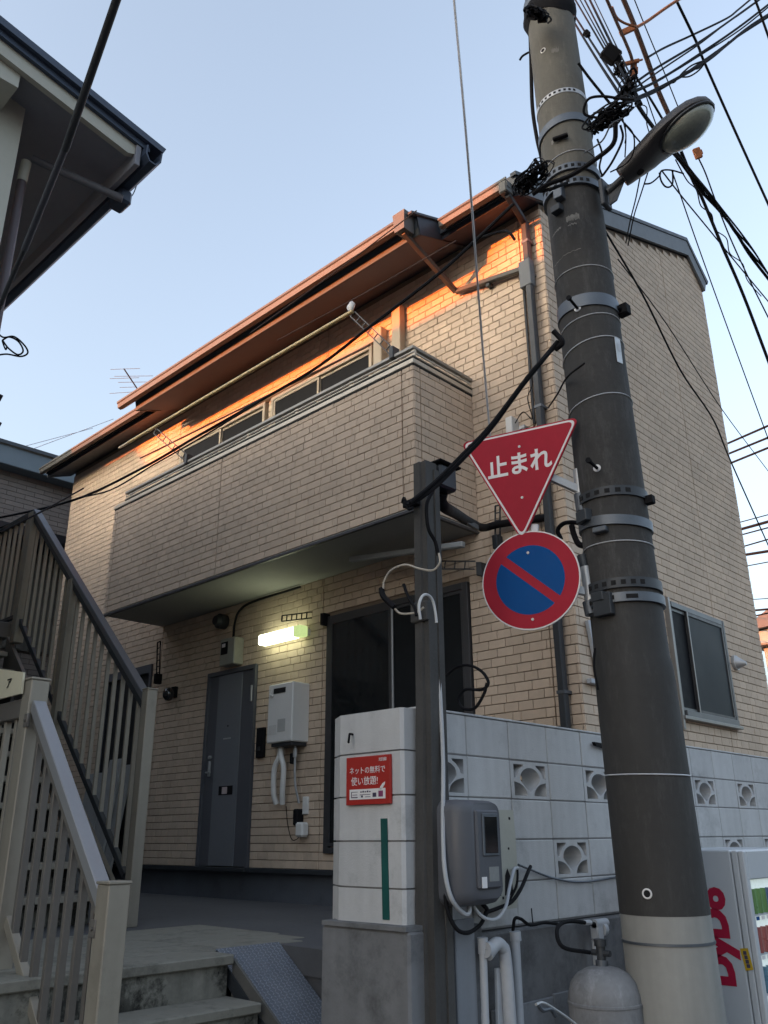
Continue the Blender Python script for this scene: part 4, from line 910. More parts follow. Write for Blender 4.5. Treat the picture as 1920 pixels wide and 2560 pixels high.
loopc('black conduit curling from the wall to the pole above the round sign', [px(x,y,1,4.3) for x,y in ((1212,1165),(1205,1145),(1220,1130),(1250,1130),(1262,1142),(1275,1140))], .014, M_black, n=8)
loopc('black cable end hooked behind the sign brackets', [px(x,y,1,4.2) for x,y in ((1235,1135),(1240,1155),(1250,1175),(1268,1180))], .018, M_black, n=8)

# ---------------- street lamp
sl_ = thing('street_lamp', 'dark cobra head street lamp with a cloudy bowl strapped to the pole', 'street lamp', tuple(PX(3.95)+V(.2,0,0)))
L0 = V(*px(1345,385,1,4.12)); L1 = V(*px(1540,222,1,4.22)); LD = (L1-L0); LL = np.linalg.norm(LD); LD = LD/LL
LV = np.cross(LD, (0,0,1)); LV /= np.linalg.norm(LV); LU = np.cross(LV, LD)
if LU[2] < 0: LU = -LU
tl = math.radians(-7); LV, LU = LV*math.cos(tl)+LU*math.sin(tl), LU*math.cos(tl)-LV*math.sin(tl)
tt = [0,.04,.18,.3,.42,.55,.7,.82,.92,.98,1.0]; ww = [.072,.084,.104,.120,.138,.150,.150,.136,.10,.055,.012]
def lring(t, wd, hu, hd_, n=24):
    c = L0+LD*LL*t; out = []
    for a in np.linspace(0,2*math.pi,n,endpoint=False):
        s_ = math.sin(a); out.append(tuple(c+LV*wd*math.cos(a)+LU*(hu*s_ if s_ > 0 else hd_*s_)))
    return out
M_lamp = mat('lamp_grey_metal', (.05,.048,.05), .5, metal=.2, var=.08, bump=.04)
obj('housing', MB().loft([lring(t, w_, .04+.45*w_, .05 if t < .4 else .02) for t, w_ in zip(tt, ww)]), M_lamp, sl_)
obj('rim', MB().tube([L0+LD*LL*(.70+.285*math.cos(a))+LV*.140*math.sin(a)-LU*.018 for a in np.linspace(0,2*math.pi,40,endpoint=False)], .008, 6, closed=True), M_dark, sl_)
M_bowl = mat('cloudy_bowl', (.20,.225,.20), .12, var=.25, scale=7, bump=0, spec=.7, dirt=.2)
bw_ = MB(); rings = []
for q in np.linspace(0, 1, 9):
    e = math.cos(q*math.pi/2*.98); dpt = math.sin(q*math.pi/2)*.085
    rings.append([tuple(L0+LD*LL*(.70+.275*e*math.cos(a))+LV*.131*e*math.sin(a)-LU*(.02+dpt)) for a in np.linspace(0,2*math.pi,28,endpoint=False)])
obj('bowl', bw_.loft(rings), M_bowl, sl_)
ar0 = V(*px(1313,415,1,4.10)); 
obj('arm', MB().tube([ar0, L0+LD*.03], .024, 12), M_dark, sl_)
obj('gusset', MB().prism([ar0+V(0,0,.06), ar0+V(.02,0,.05), L0+LD*.02, ar0+V(.05,.0,-.09), ar0+V(0,0,-.10)], (0,.012,0)), M_dark, sl_)
obj('arm_clamp', MB().obox(ar0+V(-.02,.0,-.01), (.03,.10,.20), c=.006), M_dark, sl_)
obj('service_hole', MB().cyl(L0+LD*.10-LU*.05+LV*.0, L0+LD*.10-LU*.056, .022, 14), M_black, sl_)
obj('seam', MB().tube([L0+LD*LL*t+LV*(-w_-.001)*1.0 for t, w_ in zip(tt[:9], ww[:9])], .003, 5), M_black, sl_)

# ============================================================ vending machine
YV, XV0, XV1, ZV = 5.0, -2.74, -2.085, -.085
vm = thing('vending_machine', 'white drinks vending machine with red lettering on its side panel', 'vending machine', ((XV0+XV1)/2, 5.55, ZS))
M_vm = mat('vending_white', (.50,.53,.56), .35, var=.03, scale=2, bump=.02)
obj('cabinet', MB().cbox(XV0, XV1-.075, YV, 6.15, ZS+.04, ZV, .006), M_vm, vm)
obj('door', MB().cbox(XV1-.07, XV1-.035, YV+.002, 6.15, ZS+.05, ZV-.002, .006).cbox(XV1-.033, XV1, YV+.004, YV+.05, ZS+.05, ZV-.004, .006).cbox(XV1-.033, XV1, YV+.052, 6.15, ZV-.15, ZV-.004, .004).cbox(XV1-.033, XV1, YV+.052, 6.15, ZS+.05, ZV-.95, .004), M_vm, vm)
dw = obj('display', MB().box(XV1-.034, XV1-.031, YV+.055, 6.1, ZV-.945, ZV-.155), mat('lit_display', (.8,.85,.85), .4, bump=0, emit=(.85,1,.95,.06)), vm)
cc = [(.10,.35,.04),(.02,.12,.35),(.55,.5,.05),(.45,.05,.04),(.5,.5,.5),(.2,.4,.1),(.05,.25,.4)]
cm = [mat('can_%d' % i, tuple(v*.5+.06 for v in c), .3, bump=0, spec=.6) for i, c in enumerate(cc)]
for r in range(4):
    obj('shelf', MB().box(XV1-.030, XV1-.008, YV+.056, 6.1, ZV-.335-.19*r, ZV-.325-.19*r), M_vm, dw)
    for k in range(14):
        y = YV+.09+.072*k; z = ZV-.325-.19*r
        obj('can', MB().cyl((XV1-.0155,y,z+.001),(XV1-.0155,y,z+.125),.0145,10), cm[(r*3+k//3) % 7], dw)
        obj('price_tag', MB().box(XV1-.0075, XV1-.005, y-.02, y+.02, z-.03, z-.012), M_signw if (k+r) % 3 else M_blue, dw)
M_crim = mat('vending_crimson', (.40,.01,.045), .45, var=.03, bump=0)
a = px(1570,1925,1,YV); b = px(1568,2124,1,YV)
lx = px(1556,2020,1,YV)[0]-.012
text('lettering', 'DyDo', (a[2]-b[2])*.40, (lx, YV-.001, (a[2]+b[2])/2), (0,0,1), (-1,0,0), M_crim, vm, offset=.012, sx=1.06)
a = px(1598,1997+.0,1,YV)
P = [px(1598,2049,1,YV-.001), px(1615,2048,1,YV-.001), px(1628,2095,1,YV-.001), px(1611,2097,1,YV-.001)]
stk = obj('warning_sticker', MB().prism([(p[0],YV-.0015,p[2]) for p in P], (0,.0014,0)), mat('yellow_sticker', (.50,.33,.02), .5, bump=0), vm)
for t in (.2,.4,.6,.8):
    c = V(*P[0])*(1-t)+V(*P[3])*t; c2 = V(*P[1])*(1-t)+V(*P[2])*t; m_ = c*.5+c2*.5
    obj('print', MB().box(m_[0]-.009, m_[0]+.009, YV-.0022, YV-.0016, m_[2]-.01, m_[2]+.008), ink, stk)

# ============================================================ beige railings and the upper stair
def rail_flat(nm, a, b, w_, h, m, par): return obj(nm, MB().bar(a, b, w_, h, c=.004), m, par)
def post(x, y, z0, z1, par, s_=.10, m=M_alu):
    p = obj('post', MB().cbox(x-s_/2, x+s_/2, y-s_/2, y+s_/2, z0, z1-.012, .005), m, par)
    obj('cap', MB().cbox(x-s_/2-.004, x+s_/2+.004, y-s_/2-.004, y+s_/2+.004, z1-.012, z1, .003), m, p); return p
lr = thing('stair_railing', 'beige aluminium railing with wide sloping handrail beside the lower concrete steps', 'railing', (-4.0, 2.0, ZT))
Axy = (-3.50, 2.0); Bxy = (-4.50, 2.0)
post(*Axy, ZS, -.165, lr); post(*Bxy, ZT-.6, .80, lr)
sl0 = (.735+.245)/(.90); ha = V(-3.545, 2.0, -.26); hb = V(-4.455, 2.0, .66)
rail_flat('handrail', ha, hb, .070, .055, mat('worn_handrail', (.29,.29,.30), .35, metal=.4, var=.04, bump=.02), lr)
obj('under_rail', MB().bar(ha-V(0,0,.055), hb-V(0,0,.055), .045, .05, c=.003), M_alud, lr)
for px_, pz_ in ((ha[0]+.0,ha[2]-.03),(hb[0]-.0,hb[2]-.03)):
    obj('fixing_bracket', MB().cbox(px_-.02, px_+.02, 1.945, 1.962, pz_-.09, pz_-.02, .003).cyl((px_,1.945,pz_-.055),(px_,1.938,pz_-.055),.008,8), M_alud, lr)
lo0, lo1 = ha-V(0,0,.92), hb-V(0,0,1.02)
obj('bottom_rail', MB().bar(lo0, lo1, .04, .05, c=.003), M_alu, lr)
for k in range(7):
    t = (k+.7)/7.4; p = ha*(1-t)+hb*t-V(0,0,.07); q = lo0*(1-t)+lo1*t
    obj('baluster', MB().cbox(p[0]-.013, p[0]+.013, 1.983, 2.017, q[2], p[2], .002), M_alud, lr)
tr_ = obj('top_rail', MB().cbox(-6.6, -4.551, 1.965, 2.035, .60, .70, .004), M_alud, lr)
obj('bottom_rail', MB().cbox(-6.6, -4.551, 1.98, 2.02, ZT+.08, ZT+.12, .003), M_alud, lr)
for k in range(14):
    x = -4.66-.13*k; obj('baluster', MB().cbox(x-.014, x+.014, 1.984, 2.016, ZT+.12, .60, .002), M_alu, lr)
sgp = thing('name_sign', 'cream name board with black characters hung on the rail at the left edge', 'sign', (-5.0,1.93,.75))
a = px(-40,1450,1,1.93); b = px(50,1500,1,1.93)
obj('board', MB().prism([px(-60,1437,1,1.93),px(50,1452,1,1.93),px(45,1498,1,1.93),px(-60,1525,1,1.93)], (0,.012,0)), mat('sign_cream', (.60,.55,.40), .6, var=.04, bump=.02), sgp)
text('lettering', 'ア', .062, px(19,1477,1,1.926), (1,0,.0), (0,0,1), M_black, sgp, offset=.0012)
text('lettering', 'パ', .06, px(-30,1480,1,1.926), (1,0,.0), (0,0,1), M_black, sgp, offset=.0012)

us = thing('metal_staircase', 'steep beige metal staircase with open treads rising left to the upper landing', 'staircase', (-7.2, 3.05, ZT))
Xb_, Zb_ = -5.92, ZT; SLP = .88; NX = 13; TR = .2097
def zline(x): return Zb_+(Xb_-x)*SLP
for k in range(NX):
    zc = Zb_+.21*(k+1); xc = Xb_-.05-(zc-Zb_)/SLP
    obj('tread', MB().cbox(xc-.13, xc+.13, 2.64, 3.43, zc-.045, zc, .004), M_alu, us)
M_rshade = mat('open_riser_shade', (.02,.02,.019), .8, var=.2, bump=.1)  # near-black plates paint the shade seen through the open treads
for k in range(NX):
    zc = Zb_+.21*(k+1); xc = Xb_-.05-(zc-Zb_)/SLP
    obj('riser', MB().box(xc-.12, xc-.10, 2.65, 3.42, zc-.21+.002, zc-.046), M_stepr if k < 3 else M_rshade, us)  # lowest three are stained risers, the rest only colour open gaps dark
for y, nm in ((3.46, 'stringer'),(2.61, 'stringer')):
    xe = -8.62; P = [(Xb_+.02,y,Zb_),(Xb_-.30,y,Zb_),(xe,y,zline(xe)-.20),(xe,y,zline(xe)+.12),(Xb_+.02,y,Zb_+.12)]
    obj('stringer', MB().prism(P, (0,.035,0)), M_alud, us)
obj('landing', MB().cbox(-11.0, -8.62, 1.75, 3.49, 1.90, 2.06, .006), M_alud, us)
for x, y in ((-8.75,3.40),(-10.8,3.40)): obj('support_post', MB().cbox(x-.05,x+.05,y-.05,y+.05,ZT,1.90,.004), M_alud, us)
ur = thing('stair_railing', 'brown grey baluster railing along the right side of the metal staircase and its landing', 'railing', (-7.2, 3.5, ZT))
post(-5.87, 3.50, ZT, 1.075, ur, .085)
h0 = V(-5.90,3.50,1.00); h1 = V(-8.46,3.50,3.235); b0 = V(-5.98,3.50,-.25); b1 = V(-8.50,3.50,2.10)
obj('handrail', MB().bar(h0, h1, .075, .05, c=.004), mat('blue_grey_handrail', (.13,.135,.15), .4, metal=.4, var=.04, bump=.02), ur)
obj('under_rail', MB().bar(h0-V(0,0,.07), h1-V(0,0,.07), .045, .06, c=.003), M_dark, ur)
obj('bottom_rail', MB().bar(b0, b1, .04, .05, c=.003), M_dark, ur)
for x, s_ in ((-7.38,.085),(-8.48,.10)):
    t = (x-h0[0])/(h1[0]-h0[0]); zt = h0[2]+t*(h1[2]-h0[2]); t2 = (x-b0[0])/(b1[0]-b0[0]); zb = b0[2]+t2*(b1[2]-b0[2])
    obj('post', MB().cbox(x-s_/2, x+s_/2, 3.50-s_/2, 3.50+s_/2, zb-.25, zt-.03, .004), M_alu, ur)
for k in range(19):
    x = -6.02-.137*k
    if abs(x+7.38) < .07 or abs(x+8.48) < .07: continue
    t = (x-h0[0])/(h1[0]-h0[0]); zt = h0[2]+t*(h1[2]-h0[2])-.09; t2 = max(0,(x-b0[0])/(b1[0]-b0[0])); zb = b0[2]+t2*(b1[2]-b0[2])
    obj('baluster', MB().cbox(x-.011, x+.011, 3.484, 3.516, zb, zt, .002), M_alu, ur)
obj('landing_rail', MB().cbox(-11.0, -8.53, 3.47, 3.53, 3.19, 3.25, .004).cbox(-11.0,-8.53,3.48,3.52,2.10,2.14,.003), M_dark, ur)
for k in range(20):
    x = -8.64-.137*k; obj('baluster', MB().cbox(x-.011, x+.011, 3.484, 3.516, 2.14, 3.19, .002), M_alu, ur)
# leaning boards behind the balusters
ln = thing('leaning_boards', 'stack of pale grey cement boards leaning against the wall behind the stair balusters', 'boards', (-8.3,5.2,ZT))
M_brd = mat('cement_board', (.30,.305,.30), .85, var=.12, dirt=.3, rnd=.2)
for k, (x, wd, h) in enumerate(((-10.75,.5,.9),(-10.3,.42,1.35),(-9.95,.30,1.50),(-9.72,.22,1.42))):
    yb = YF-.35+.03*k; obj('board', MB().obox((x,yb+.12,ZT+h/2), (wd,.03,h), ((1,0,0),(0,1,-.13),(0,.13,1)), c=.004), M_brd, ln)

# ============================================================ left neighbour with the big eave
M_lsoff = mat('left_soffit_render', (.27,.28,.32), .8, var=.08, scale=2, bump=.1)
M_blueg = mat('blue_roof_trim', (.05,.07,.11), .5, var=.08, bump=.05)
nh = thing('eave_house', 'cream rendered neighbour house with a dark soffit and blue roof edge overhead at left', 'house', (-8,-.5,ZS))
EX, EY = -4.67, 2.42; zr = lambda Y: 4.72+.185*(EY-Y)
YR_ = -5.0; xw_, yw_ = -5.02, 1.58
obj('wall', MB().prism([(xw_,yw_,ZS),(xw_,yw_,zr(yw_)-.03),(xw_,YR_,zr(YR_)-.03),(xw_,-7.4,zr(YR_)-.6),(xw_,-7.4,ZS)], (-9.0,0,0)), M_cream, nh)
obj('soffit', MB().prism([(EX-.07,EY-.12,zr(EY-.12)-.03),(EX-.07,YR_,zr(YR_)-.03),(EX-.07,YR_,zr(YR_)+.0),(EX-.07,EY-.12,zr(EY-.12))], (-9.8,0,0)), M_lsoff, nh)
obj('bargeboard', MB().prism([(EX-.02,EY-.20,zr(EY-.2)-.09),(EX-.02,YR_,zr(YR_)-.09),(EX-.02,YR_,zr(YR_)+.07),(EX-.02,EY-.1,zr(EY-.1)+.07),(EX-.02,EY-.10,zr(EY-.1)-.03)], (-.045,0,0)), M_cream, nh)
obj('roof', MB().prism([(EX+.05,EY+.04,zr(EY)+.06),(EX+.05,YR_,zr(YR_)+.07),(EX+.05,YR_-2.6,zr(YR_)-.45),(EX+.05,YR_-2.6,zr(YR_)-.38),(EX+.05,YR_,zr(YR_)+.16),(EX+.05,EY+.06,zr(EY)+.11)], (-10,0,0)), M_blueg, nh)
obj('edge_fillet', MB().prism([(EX+.012,EY-.05,zr(EY-.05)+.02),(EX+.012,YR_,zr(YR_)+.02),(EX+.012,YR_,zr(YR_)+.068),(EX+.012,EY-.05,zr(EY-.05)+.068)], (-.03,0,0)), M_blueg, nh)
obj('eave_fascia', MB().cbox(-14.3, EX-.0, EY-.15, EY-.11, zr(EY)-.13, zr(EY)+.05, .004), M_lsoff, nh)
gp = [(0,.06),(-.005,-.02),(.03,-.075),(.085,-.08),(.125,-.03),(.13,.06),(.12,.06),(.113,-.02),(.08,-.068),(.035,-.063),(.01,-.015),(.012,.06)]
obj('gutter', MB().prism([(EX+.06,EY-.10+p[0],zr(EY)+p[1]-.02) for p in gp], (-9.8,0,0)), M_blueg, nh)
obj('gutter_outlet', MB().cbox(-5.15,-4.98,EY-.09,EY+.02,zr(EY)-.22,zr(EY)-.09,.02), M_blueg, nh)
obj('beam_end', MB().prism([(EX-.065,1.13,zr(1.13)-.03),(EX-.065,1.42,zr(1.42)-.03),(EX-.065,1.42,zr(1.42)-.20),(EX-.065,1.13,zr(1.13)-.26)], (-.50,0,0)), M_cream, nh)
M_lpipe = mat('mauve_downpipe', (.11,.09,.10), .5, var=.06, bump=.03)
c1 = V(*px(57,350,1,1.72)); c2 = V(*px(265,430,1,2.36))
obj('crossing_pipe', MB().cyl(V(*px(70,343,1,1.76)), c2, .030, 14), mat('slate_pipe', (.16,.17,.20), .5, bump=.03), nh)
obj('pipe_elbow', MB().cyl(c1, V(*px(47,392,1,1.72)), .036, 14), M_cream, nh)
obj('downpipe', MB().cyl(V(*px(47,392,1,1.72)), V(c1[0]+.0, 1.72, ZS), .032, 14), M_lpipe, nh)
loopc('loose wire hanging from the gutter outlet of the left house', [px(x,y,1,2.5) for x,y in ((288,390),(296,385),(295,400),(287,420),(278,428))], .004, M_black)

# dark pole crossing in front of the left eave, coil and insulators at the left edge
dp = thing('guy_pipe', 'dark slanting guard pipe crossing in front of the left eave', 'pole', pd(0,660,4.4))
obj('pipe', MB().cyl(pd(262,-30,4.0), pd(140,325,4.2), .0165, 12), M_dark, dp)
obj('lower_pipe', MB().cyl(pd(141,320,4.2), pd(52,540,4.4), .0145, 12), mat('slate_pipe_b', (.06,.065,.08), .4, bump=.03), dp)
obj('cable_end', MB().tube([pd(60,522,4.39), pd(20,612,4.5), pd(-40,760,4.6)], .011, 10), M_dark, dp)
obj('clip', MB().cyl(pd(229,48,4.05), pd(236,52,4.03), .007, 6), M_black, dp)
for lab, pts in (('black cable coil hanging in the sky at the left edge below the eave', ((-15,705),(5,728),(30,727),(52,745),(60,762),(45,770),(15,765),(-10,768))), ('second loop of the black cable coil at the left edge', ((5,735),(20,728),(40,738),(50,758),(38,766),(18,752),(5,735),(12,755),(15,748)))):
    pipe('cable', lab, [pd(x,y,5.5) for x,y in pts], .005, M_black, 'cable', n=6)
ins = lambda x, y, lab: obj('insulator', MB().cyl(pd(x-8,y-3,5.5), pd(x+4,y+3,5.5), .02, 10), M_black, label=lab, cat='insulator')
ins(0,858,'upper dark insulator cut by the left edge of the photo'); ins(-3,917,'lower dark insulator cut by the left edge of the photo')

# ============================================================ houses further off
fh = thing('far_house', 'brick clad house with a slate blue fascia behind the left end of the tiled house', 'house', (-16,4,ZS))
Xf = -14.0
wl_ = obj('wall', MB().box(Xf-6, Xf, -1.0, 9.5, ZS, 6.0), mat('far_siding_base', (.10,.09,.08), .9, bump=0), fh)
fb = MB()
for k in range(48):
    z = 2.2+.085*k
    if z > 6.0: break
    for j in range(24):
        y0_ = 2.2+.32*j+(.16 if k % 2 else 0); fb.tone = random.uniform(-.08,.08); fb.box(Xf+.0, Xf+.012, y0_, y0_+.312, z, z+.076)
M_bwall = mat('far_brick_wall2', (.22,.19,.17), .85, var=.1, scale=3, bump=.3, tone=True)
obj('brick', fb, M_bwall, wl_, kind='stuff')
obj('roof', MB().prism([(Xf+.35,-1.2,6.22),(Xf+.35,9.6,6.22+.10),(Xf-2.5,9.6,7.1),(Xf-2.5,-1.2,7.0)], (0,0,.06)), M_roof, fh)
obj('fascia', MB().cbox(Xf+.0, Xf+.3, -1.2, 9.6, 5.93, 6.27, .01), mat('slate_blue_fascia', (.15,.19,.22), .6, var=.05, bump=.03), fh)
obj('awning', MB().prism([(Xf,2.5,5.02),(Xf+.8,2.5,4.75),(Xf+.8,2.5,4.60),(Xf,2.5,4.60)], (0,7,0)), mat('dark_awning', (.02,.022,.03), .5, bump=.03), fh)
obj('corrugated_panel', MB().box(Xf+.02, Xf+.06, 2.5, 8.6, 2.9, 4.58), mat('olive_panel', (.12,.115,.10), .8, var=.1, streak=.3), fh)
for k in range(28): obj('panel_rib', MB().box(Xf+.06, Xf+.085, 2.6+.21*k, 2.68+.21*k, 2.92, 4.56), MATS['olive_panel'], [o for o in fh.children if o.name.startswith('corrugated')][0])
fw2 = obj('window', MB().box(Xf+.062, Xf+.10, 3.4, 5.2, 1.2, 2.75), M_glass, fh)
obj('frame', MB().box(Xf+.10,Xf+.12,3.35,5.25,2.75,2.82).box(Xf+.10,Xf+.12,3.35,5.25,1.13,1.2).box(Xf+.10,Xf+.12,4.28,4.34,1.2,2.75), M_galvl, fw2)
at_ = thing('tv_antenna', 'small thin television antenna above the bay gutter at left', 'antenna', px(312,850,1,9.5))
a = V(*px(268,797,1,12)); b = V(*px(300,845,1,12))
obj('boom', MB().cyl(a, b, .022, 6), M_black, at_)
obj('mast', MB().cyl(b, b+V(0,0,-5), .025, 6), M_black, at_)
for x0_, y0_, x1_, y1_ in ((239,798,302,796),(247,813,330,812),(237,818,300,816),(255,826,325,825),(259,837,295,836),(237,850,298,846)):
    obj('element', MB().cyl(px(x0_,y0_,1,12), px(x1_,y1_,1,12), .009, 5), M_galv, at_)
rh = thing('far_house', 'pale yellow house with a dark curved roof edge far off at the right edge', 'house', (3,26,ZS))
a = px(1640,1385,1,27); X2 = a[0]
obj('wall', MB().box(X2+.1, X2+9, 27, 33, ZS, px(1650,1398,1,27)[2]), mat('pale_yellow_render', (.22,.26,.26), .8, var=.05, bump=.1), rh)
zt_ = px(1650,1398,1,27)[2]
obj('cornice', MB().cbox(X2-.2, X2+9, 26.6, 33, zt_, zt_+.45, .05), mat('pale_cornice', (.27,.29,.28), .8, bump=.05), rh)
obj('roof', MB().prism([(X2-.4,26.4,zt_+.45),(X2+9,26.4,zt_+.9),(X2+9,26.4,zt_+1.3),(X2+.6,26.4,zt_+1.0)], (0,7,0)), M_roof, rh)
obj('window', MB().prism([(X2+.8,26.98,zt_-2.6),(X2+2,26.98,zt_-2.6),(X2+2,26.98,zt_-1.2),(X2+1.7,26.98,zt_-.85),(X2+1.1,26.98,zt_-.85),(X2+.8,26.98,zt_-1.2)], (0,.03,0)), M_glass, rh)
# buildings across the street behind the camera: they shade the pole and the lower walls from the setting sun
def plain_house(label, x0, x1, y0, y1, h, col, roofh=1.2):
    t_ = thing('neighbour_house', label, 'house', ((x0+x1)/2,(y0+y1)/2,ZS))
    wl = obj('wall', MB().box(x0,x1,y0,y1,ZS,h), col, t_)
    obj('roof', MB().prism([(x0-.3,y0-.3,h),(x0-.3,y1+.3,h),(x0-.3,(y0+y1)/2,h+roofh)], (x1-x0+.6,0,0)), M_roof, t_)
    for z in np.arange(ZS+1.0, h-1.4, 2.7):
        for x in np.arange(x0+1.0, x1-1.6, 2.4):
            wn = obj('window', MB().box(x,x+1.4,y1+.005,y1+.03,z,z+1.2), M_glass, t_)
            obj('frame', MB().box(x-.05,x,y1+.005,y1+.06,z-.05,z+1.25).box(x+1.4,x+1.45,y1+.005,y1+.06,z-.05,z+1.25).box(x,x+1.4,y1+.005,y1+.06,z-.05,z).box(x,x+1.4,y1+.005,y1+.06,z+1.2,z+1.25), M_frame, wn)
    return t_
plain_house('tall rendered apartment house across the street behind the camera', -8.1, -2.5, -16, -8, 9.6, M_cream, .6)
plain_house('low rendered house beyond the left neighbour', -28, -17.0, -16, -8.5, 6.7, M_cream, .9)

# ============================================================ overhead wires
def wire(label, pts, r=.006, m=None, grp=None, k=1):
    P = [pd(*p) for p in pts]
    if len(P) > 2: P = smooth(P, 6)
    return obj('cable', MB().tube(P, r, 6), m or M_black, label=label, cat='cable', group=grp)
def jx(x, y): return ((1200+x/2.304)/S, y/2.304/S)       # zoomed photo coordinates -> display
def jy(x, y): return ((1440+x/3.456)/S, y/3.456/S)
def W(label, pts, f, d0, d1, r=.006, m=None, grp=None):
    n = len(pts); return wire(label, [(*f(x, y), d0+(d1-d0)*i/(n-1)) for i, (x, y) in enumerate(pts)], r, m, grp)
g1 = 'communication cables running from the pole up to the right edge'
l1 = 'black overhead cable running from the junction right of the pole to the upper right edge'
W('wavy topmost black cable fanning from the pole to the upper right', [(620,495),(770,410),(1000,305),(1300,160),(1400,85),(1520,-15)], jy, 8, 11, .010)
W('first from the top of the black cables fanning to the upper right edge', [(330,850),(660,610),(1040,380),(1300,200),(1620,-30)], jy, 6.6, 10, .010, grp=g1)
W('second from the top of the black cables fanning to the upper right edge', [(470,790),(740,600),(1060,385),(1280,215),(1420,120),(1600,-10)], jy, 6.6, 10, .007, grp=g1)
W('third from the top of the black cables fanning to the upper right edge', [(340,860),(700,700),(1085,455),(1400,240),(1700,10)], jy, 6.6, 10, .011, grp=g1)
W('fourth from the top of the black cables fanning to the upper right edge', [(450,800),(720,690),(1085,470),(1420,255),(1700,30)], jy, 6.6, 10, .007, grp=g1)
W('fifth from the top of the black cables fanning to the upper right edge', [(400,900),(720,760),(1110,540),(1300,390),(1500,230),(1720,90)], jy, 6.4, 9.6, .013, grp=g1)
W('sixth from the top of the black cables fanning to the upper right edge', [(430,895),(700,785),(920,650),(1180,470),(1420,300),(1720,110)], jy, 6.4, 9.6, .010, grp=g1)
W('black cable loops sagging below the bundle right of the pole', [(690,790),(850,700),(930,620),(1010,560),(1110,530),(1070,600),(980,660),(890,670),(850,710),(800,720)], jy, 7, 8, .006)
W('second sagging loop below the bundle right of the pole', [(920,635),(1000,600),(1060,590),(1110,540),(1190,470),(1250,430),(1320,360)], jy, 7.4, 8.3, .006)
ORDN = ['first','second','third','fourth','fifth','sixth','seventh','eighth','ninth','tenth','eleventh','twelfth']
g2 = 'cables crossing the sky from the top edge down to the pole junction'
l2 = 'black overhead cable coming down from the top edge to the junction right of the pole'
for i, (a, b, r) in enumerate((((-40,-60),(500,860),.008),((-60,60),(440,830),.009),((-60,120),(400,850),.010),((20,-30),(520,850),.006),((60,-30),(470,760),.008),((110,-20),(560,900),.011),((140,-40),(470,650),.005))):
    W(ORDN[i]+' from the left of the black cables from the top edge to the pole', [a, ((a[0]+b[0])/2+random.uniform(-4,4), (a[1]+b[1])/2+6), b], jy, 12, 6.6, r*1.25, grp=g2)
W('thick dark brown sheathed cable sweeping from the top edge behind the street lamp', [(395,-40),(500,210),(620,530),(700,760),(810,1010)], jy, 8.5, 8.5, .021, M_brownc)
W('thick black cable continuing below the street lamp towards the lower right', [(850,1170),(925,1350),(1010,1560),(1080,1690),(1260,2120),(1450,2560),(1700,3220)], jy, 8.5, 9.5, .015)
W('brown cable with a rusty clamp left of the thick brown cable', [(255,-30),(350,190),(430,370),(480,500),(505,640)], jy, 8, 8, .013, M_brownc)
W('rusty brown cable end curving into the clamp by the thick brown cable', [(310,60),(350,150),(420,200),(500,225),(525,240)], jy, 8.2, 8.4, .011, M_rust)
W('rusty orange stay rod rising from the thick brown cable to the top edge', [(525,235),(620,180),(760,80),(880,0),(920,-20)], jy, 8.4, 9, .013, M_rust)
W('thin black wire falling steeply to the street lamp housing', [(490,-40),(600,235),(740,570),(880,920)], jy, 9, 9, .005)
g3 = 'long thin wires slanting across the right part of the sky'
W('long straight black wire slanting from the rusty rod down to the right edge', [(870,10),(1050,385),(1110,540),(1400,1190),(1700,1850)], jy, 9, 10, .012)
W('black wire cutting the top right corner', [(1535,-40),(1600,140),(1720,480)], jy, 9, 9, .010)
W('black cable from the pole side down behind the junction', [(20,545),(120,680),(290,890)], jy, 6.6, 6.6, .010)
W('black cable running from the junction behind the lamp head to its left', [(520,670),(640,850),(760,1050)], jy, 7, 7.6, .009)
W('thick black cable going behind the lamp head from the junction', [(520,890),(600,1010),(690,1130)], jy, 6.8, 7.2, .015)
W('thin black line falling from the junction behind the lamp arm', [(380,1020),(470,1130),(580,1260)], jy, 6.6, 7, .006)
W('thin wire hanging from the junction to the middle of the lamp housing', [(610,840),(650,960),(700,1100)], jy, 6.8, 7, .004)
W('thin wire sagging by the lamp housing from the junction', [(540,900),(610,930),(610,1060),(640,1170)], jy, 6.8, 7, .004)
# heavy bundle below the lamp towards the lower right
g4 = 'strands of the twisted cable bundle descending right of the lamp'
l4 = 'black strand of the twisted cable bundle descending from the lamp to the right edge'
wv = [(740,1210),(860,1360),(970,1490),(1100,1650),(1230,1820),(1360,1990),(1500,2180),(1640,2380),(1800,2600)]
for k, r in enumerate((.014,.010,.008,.008)):
    P = [(x+14*k+10*math.sin(i*1.7+k*2), y+10*math.cos(i*2.1+k)) for i, (x, y) in enumerate(wv)]
    W(l4, P, jy, 7.2, 9.5, r, grp=g4)
W('sagging wavy wire hanging under the cable bundle below the lamp', [(860,1380),(960,1560),(1040,1640),(1080,1780),(1170,1850),(1200,1980),(1300,2060),(1330,2190),(1440,2280),(1480,2420),(1600,2560)], jy, 7.2, 9.4, .005)
W('thin black wire dropping from the rusty clamp right of the lamp bowl', [(1060,1370),(1120,1500),(1200,1720),(1330,2050),(1500,2420),(1720,2860)], jy, 8, 8.5, .006)
W('thin wire slanting from under the lamp across to the lower right edge', [(745,1480),(900,1680),(1130,1960),(1400,2290),(1740,2700)], jy, 7, 9, .006)
W('very thin wire falling almost straight under the lamp bowl', [(830,1480),(900,1680),(1000,1970),(1160,2420),(1400,3080),(1700,3900)], jy, 7.2, 9, .005)
W('black wire loop hanging under the lamp housing', [(720,1490),(735,1560),(770,1610),(810,1615),(835,1580),(835,1480)], jy, 6.6, 6.6, .006)
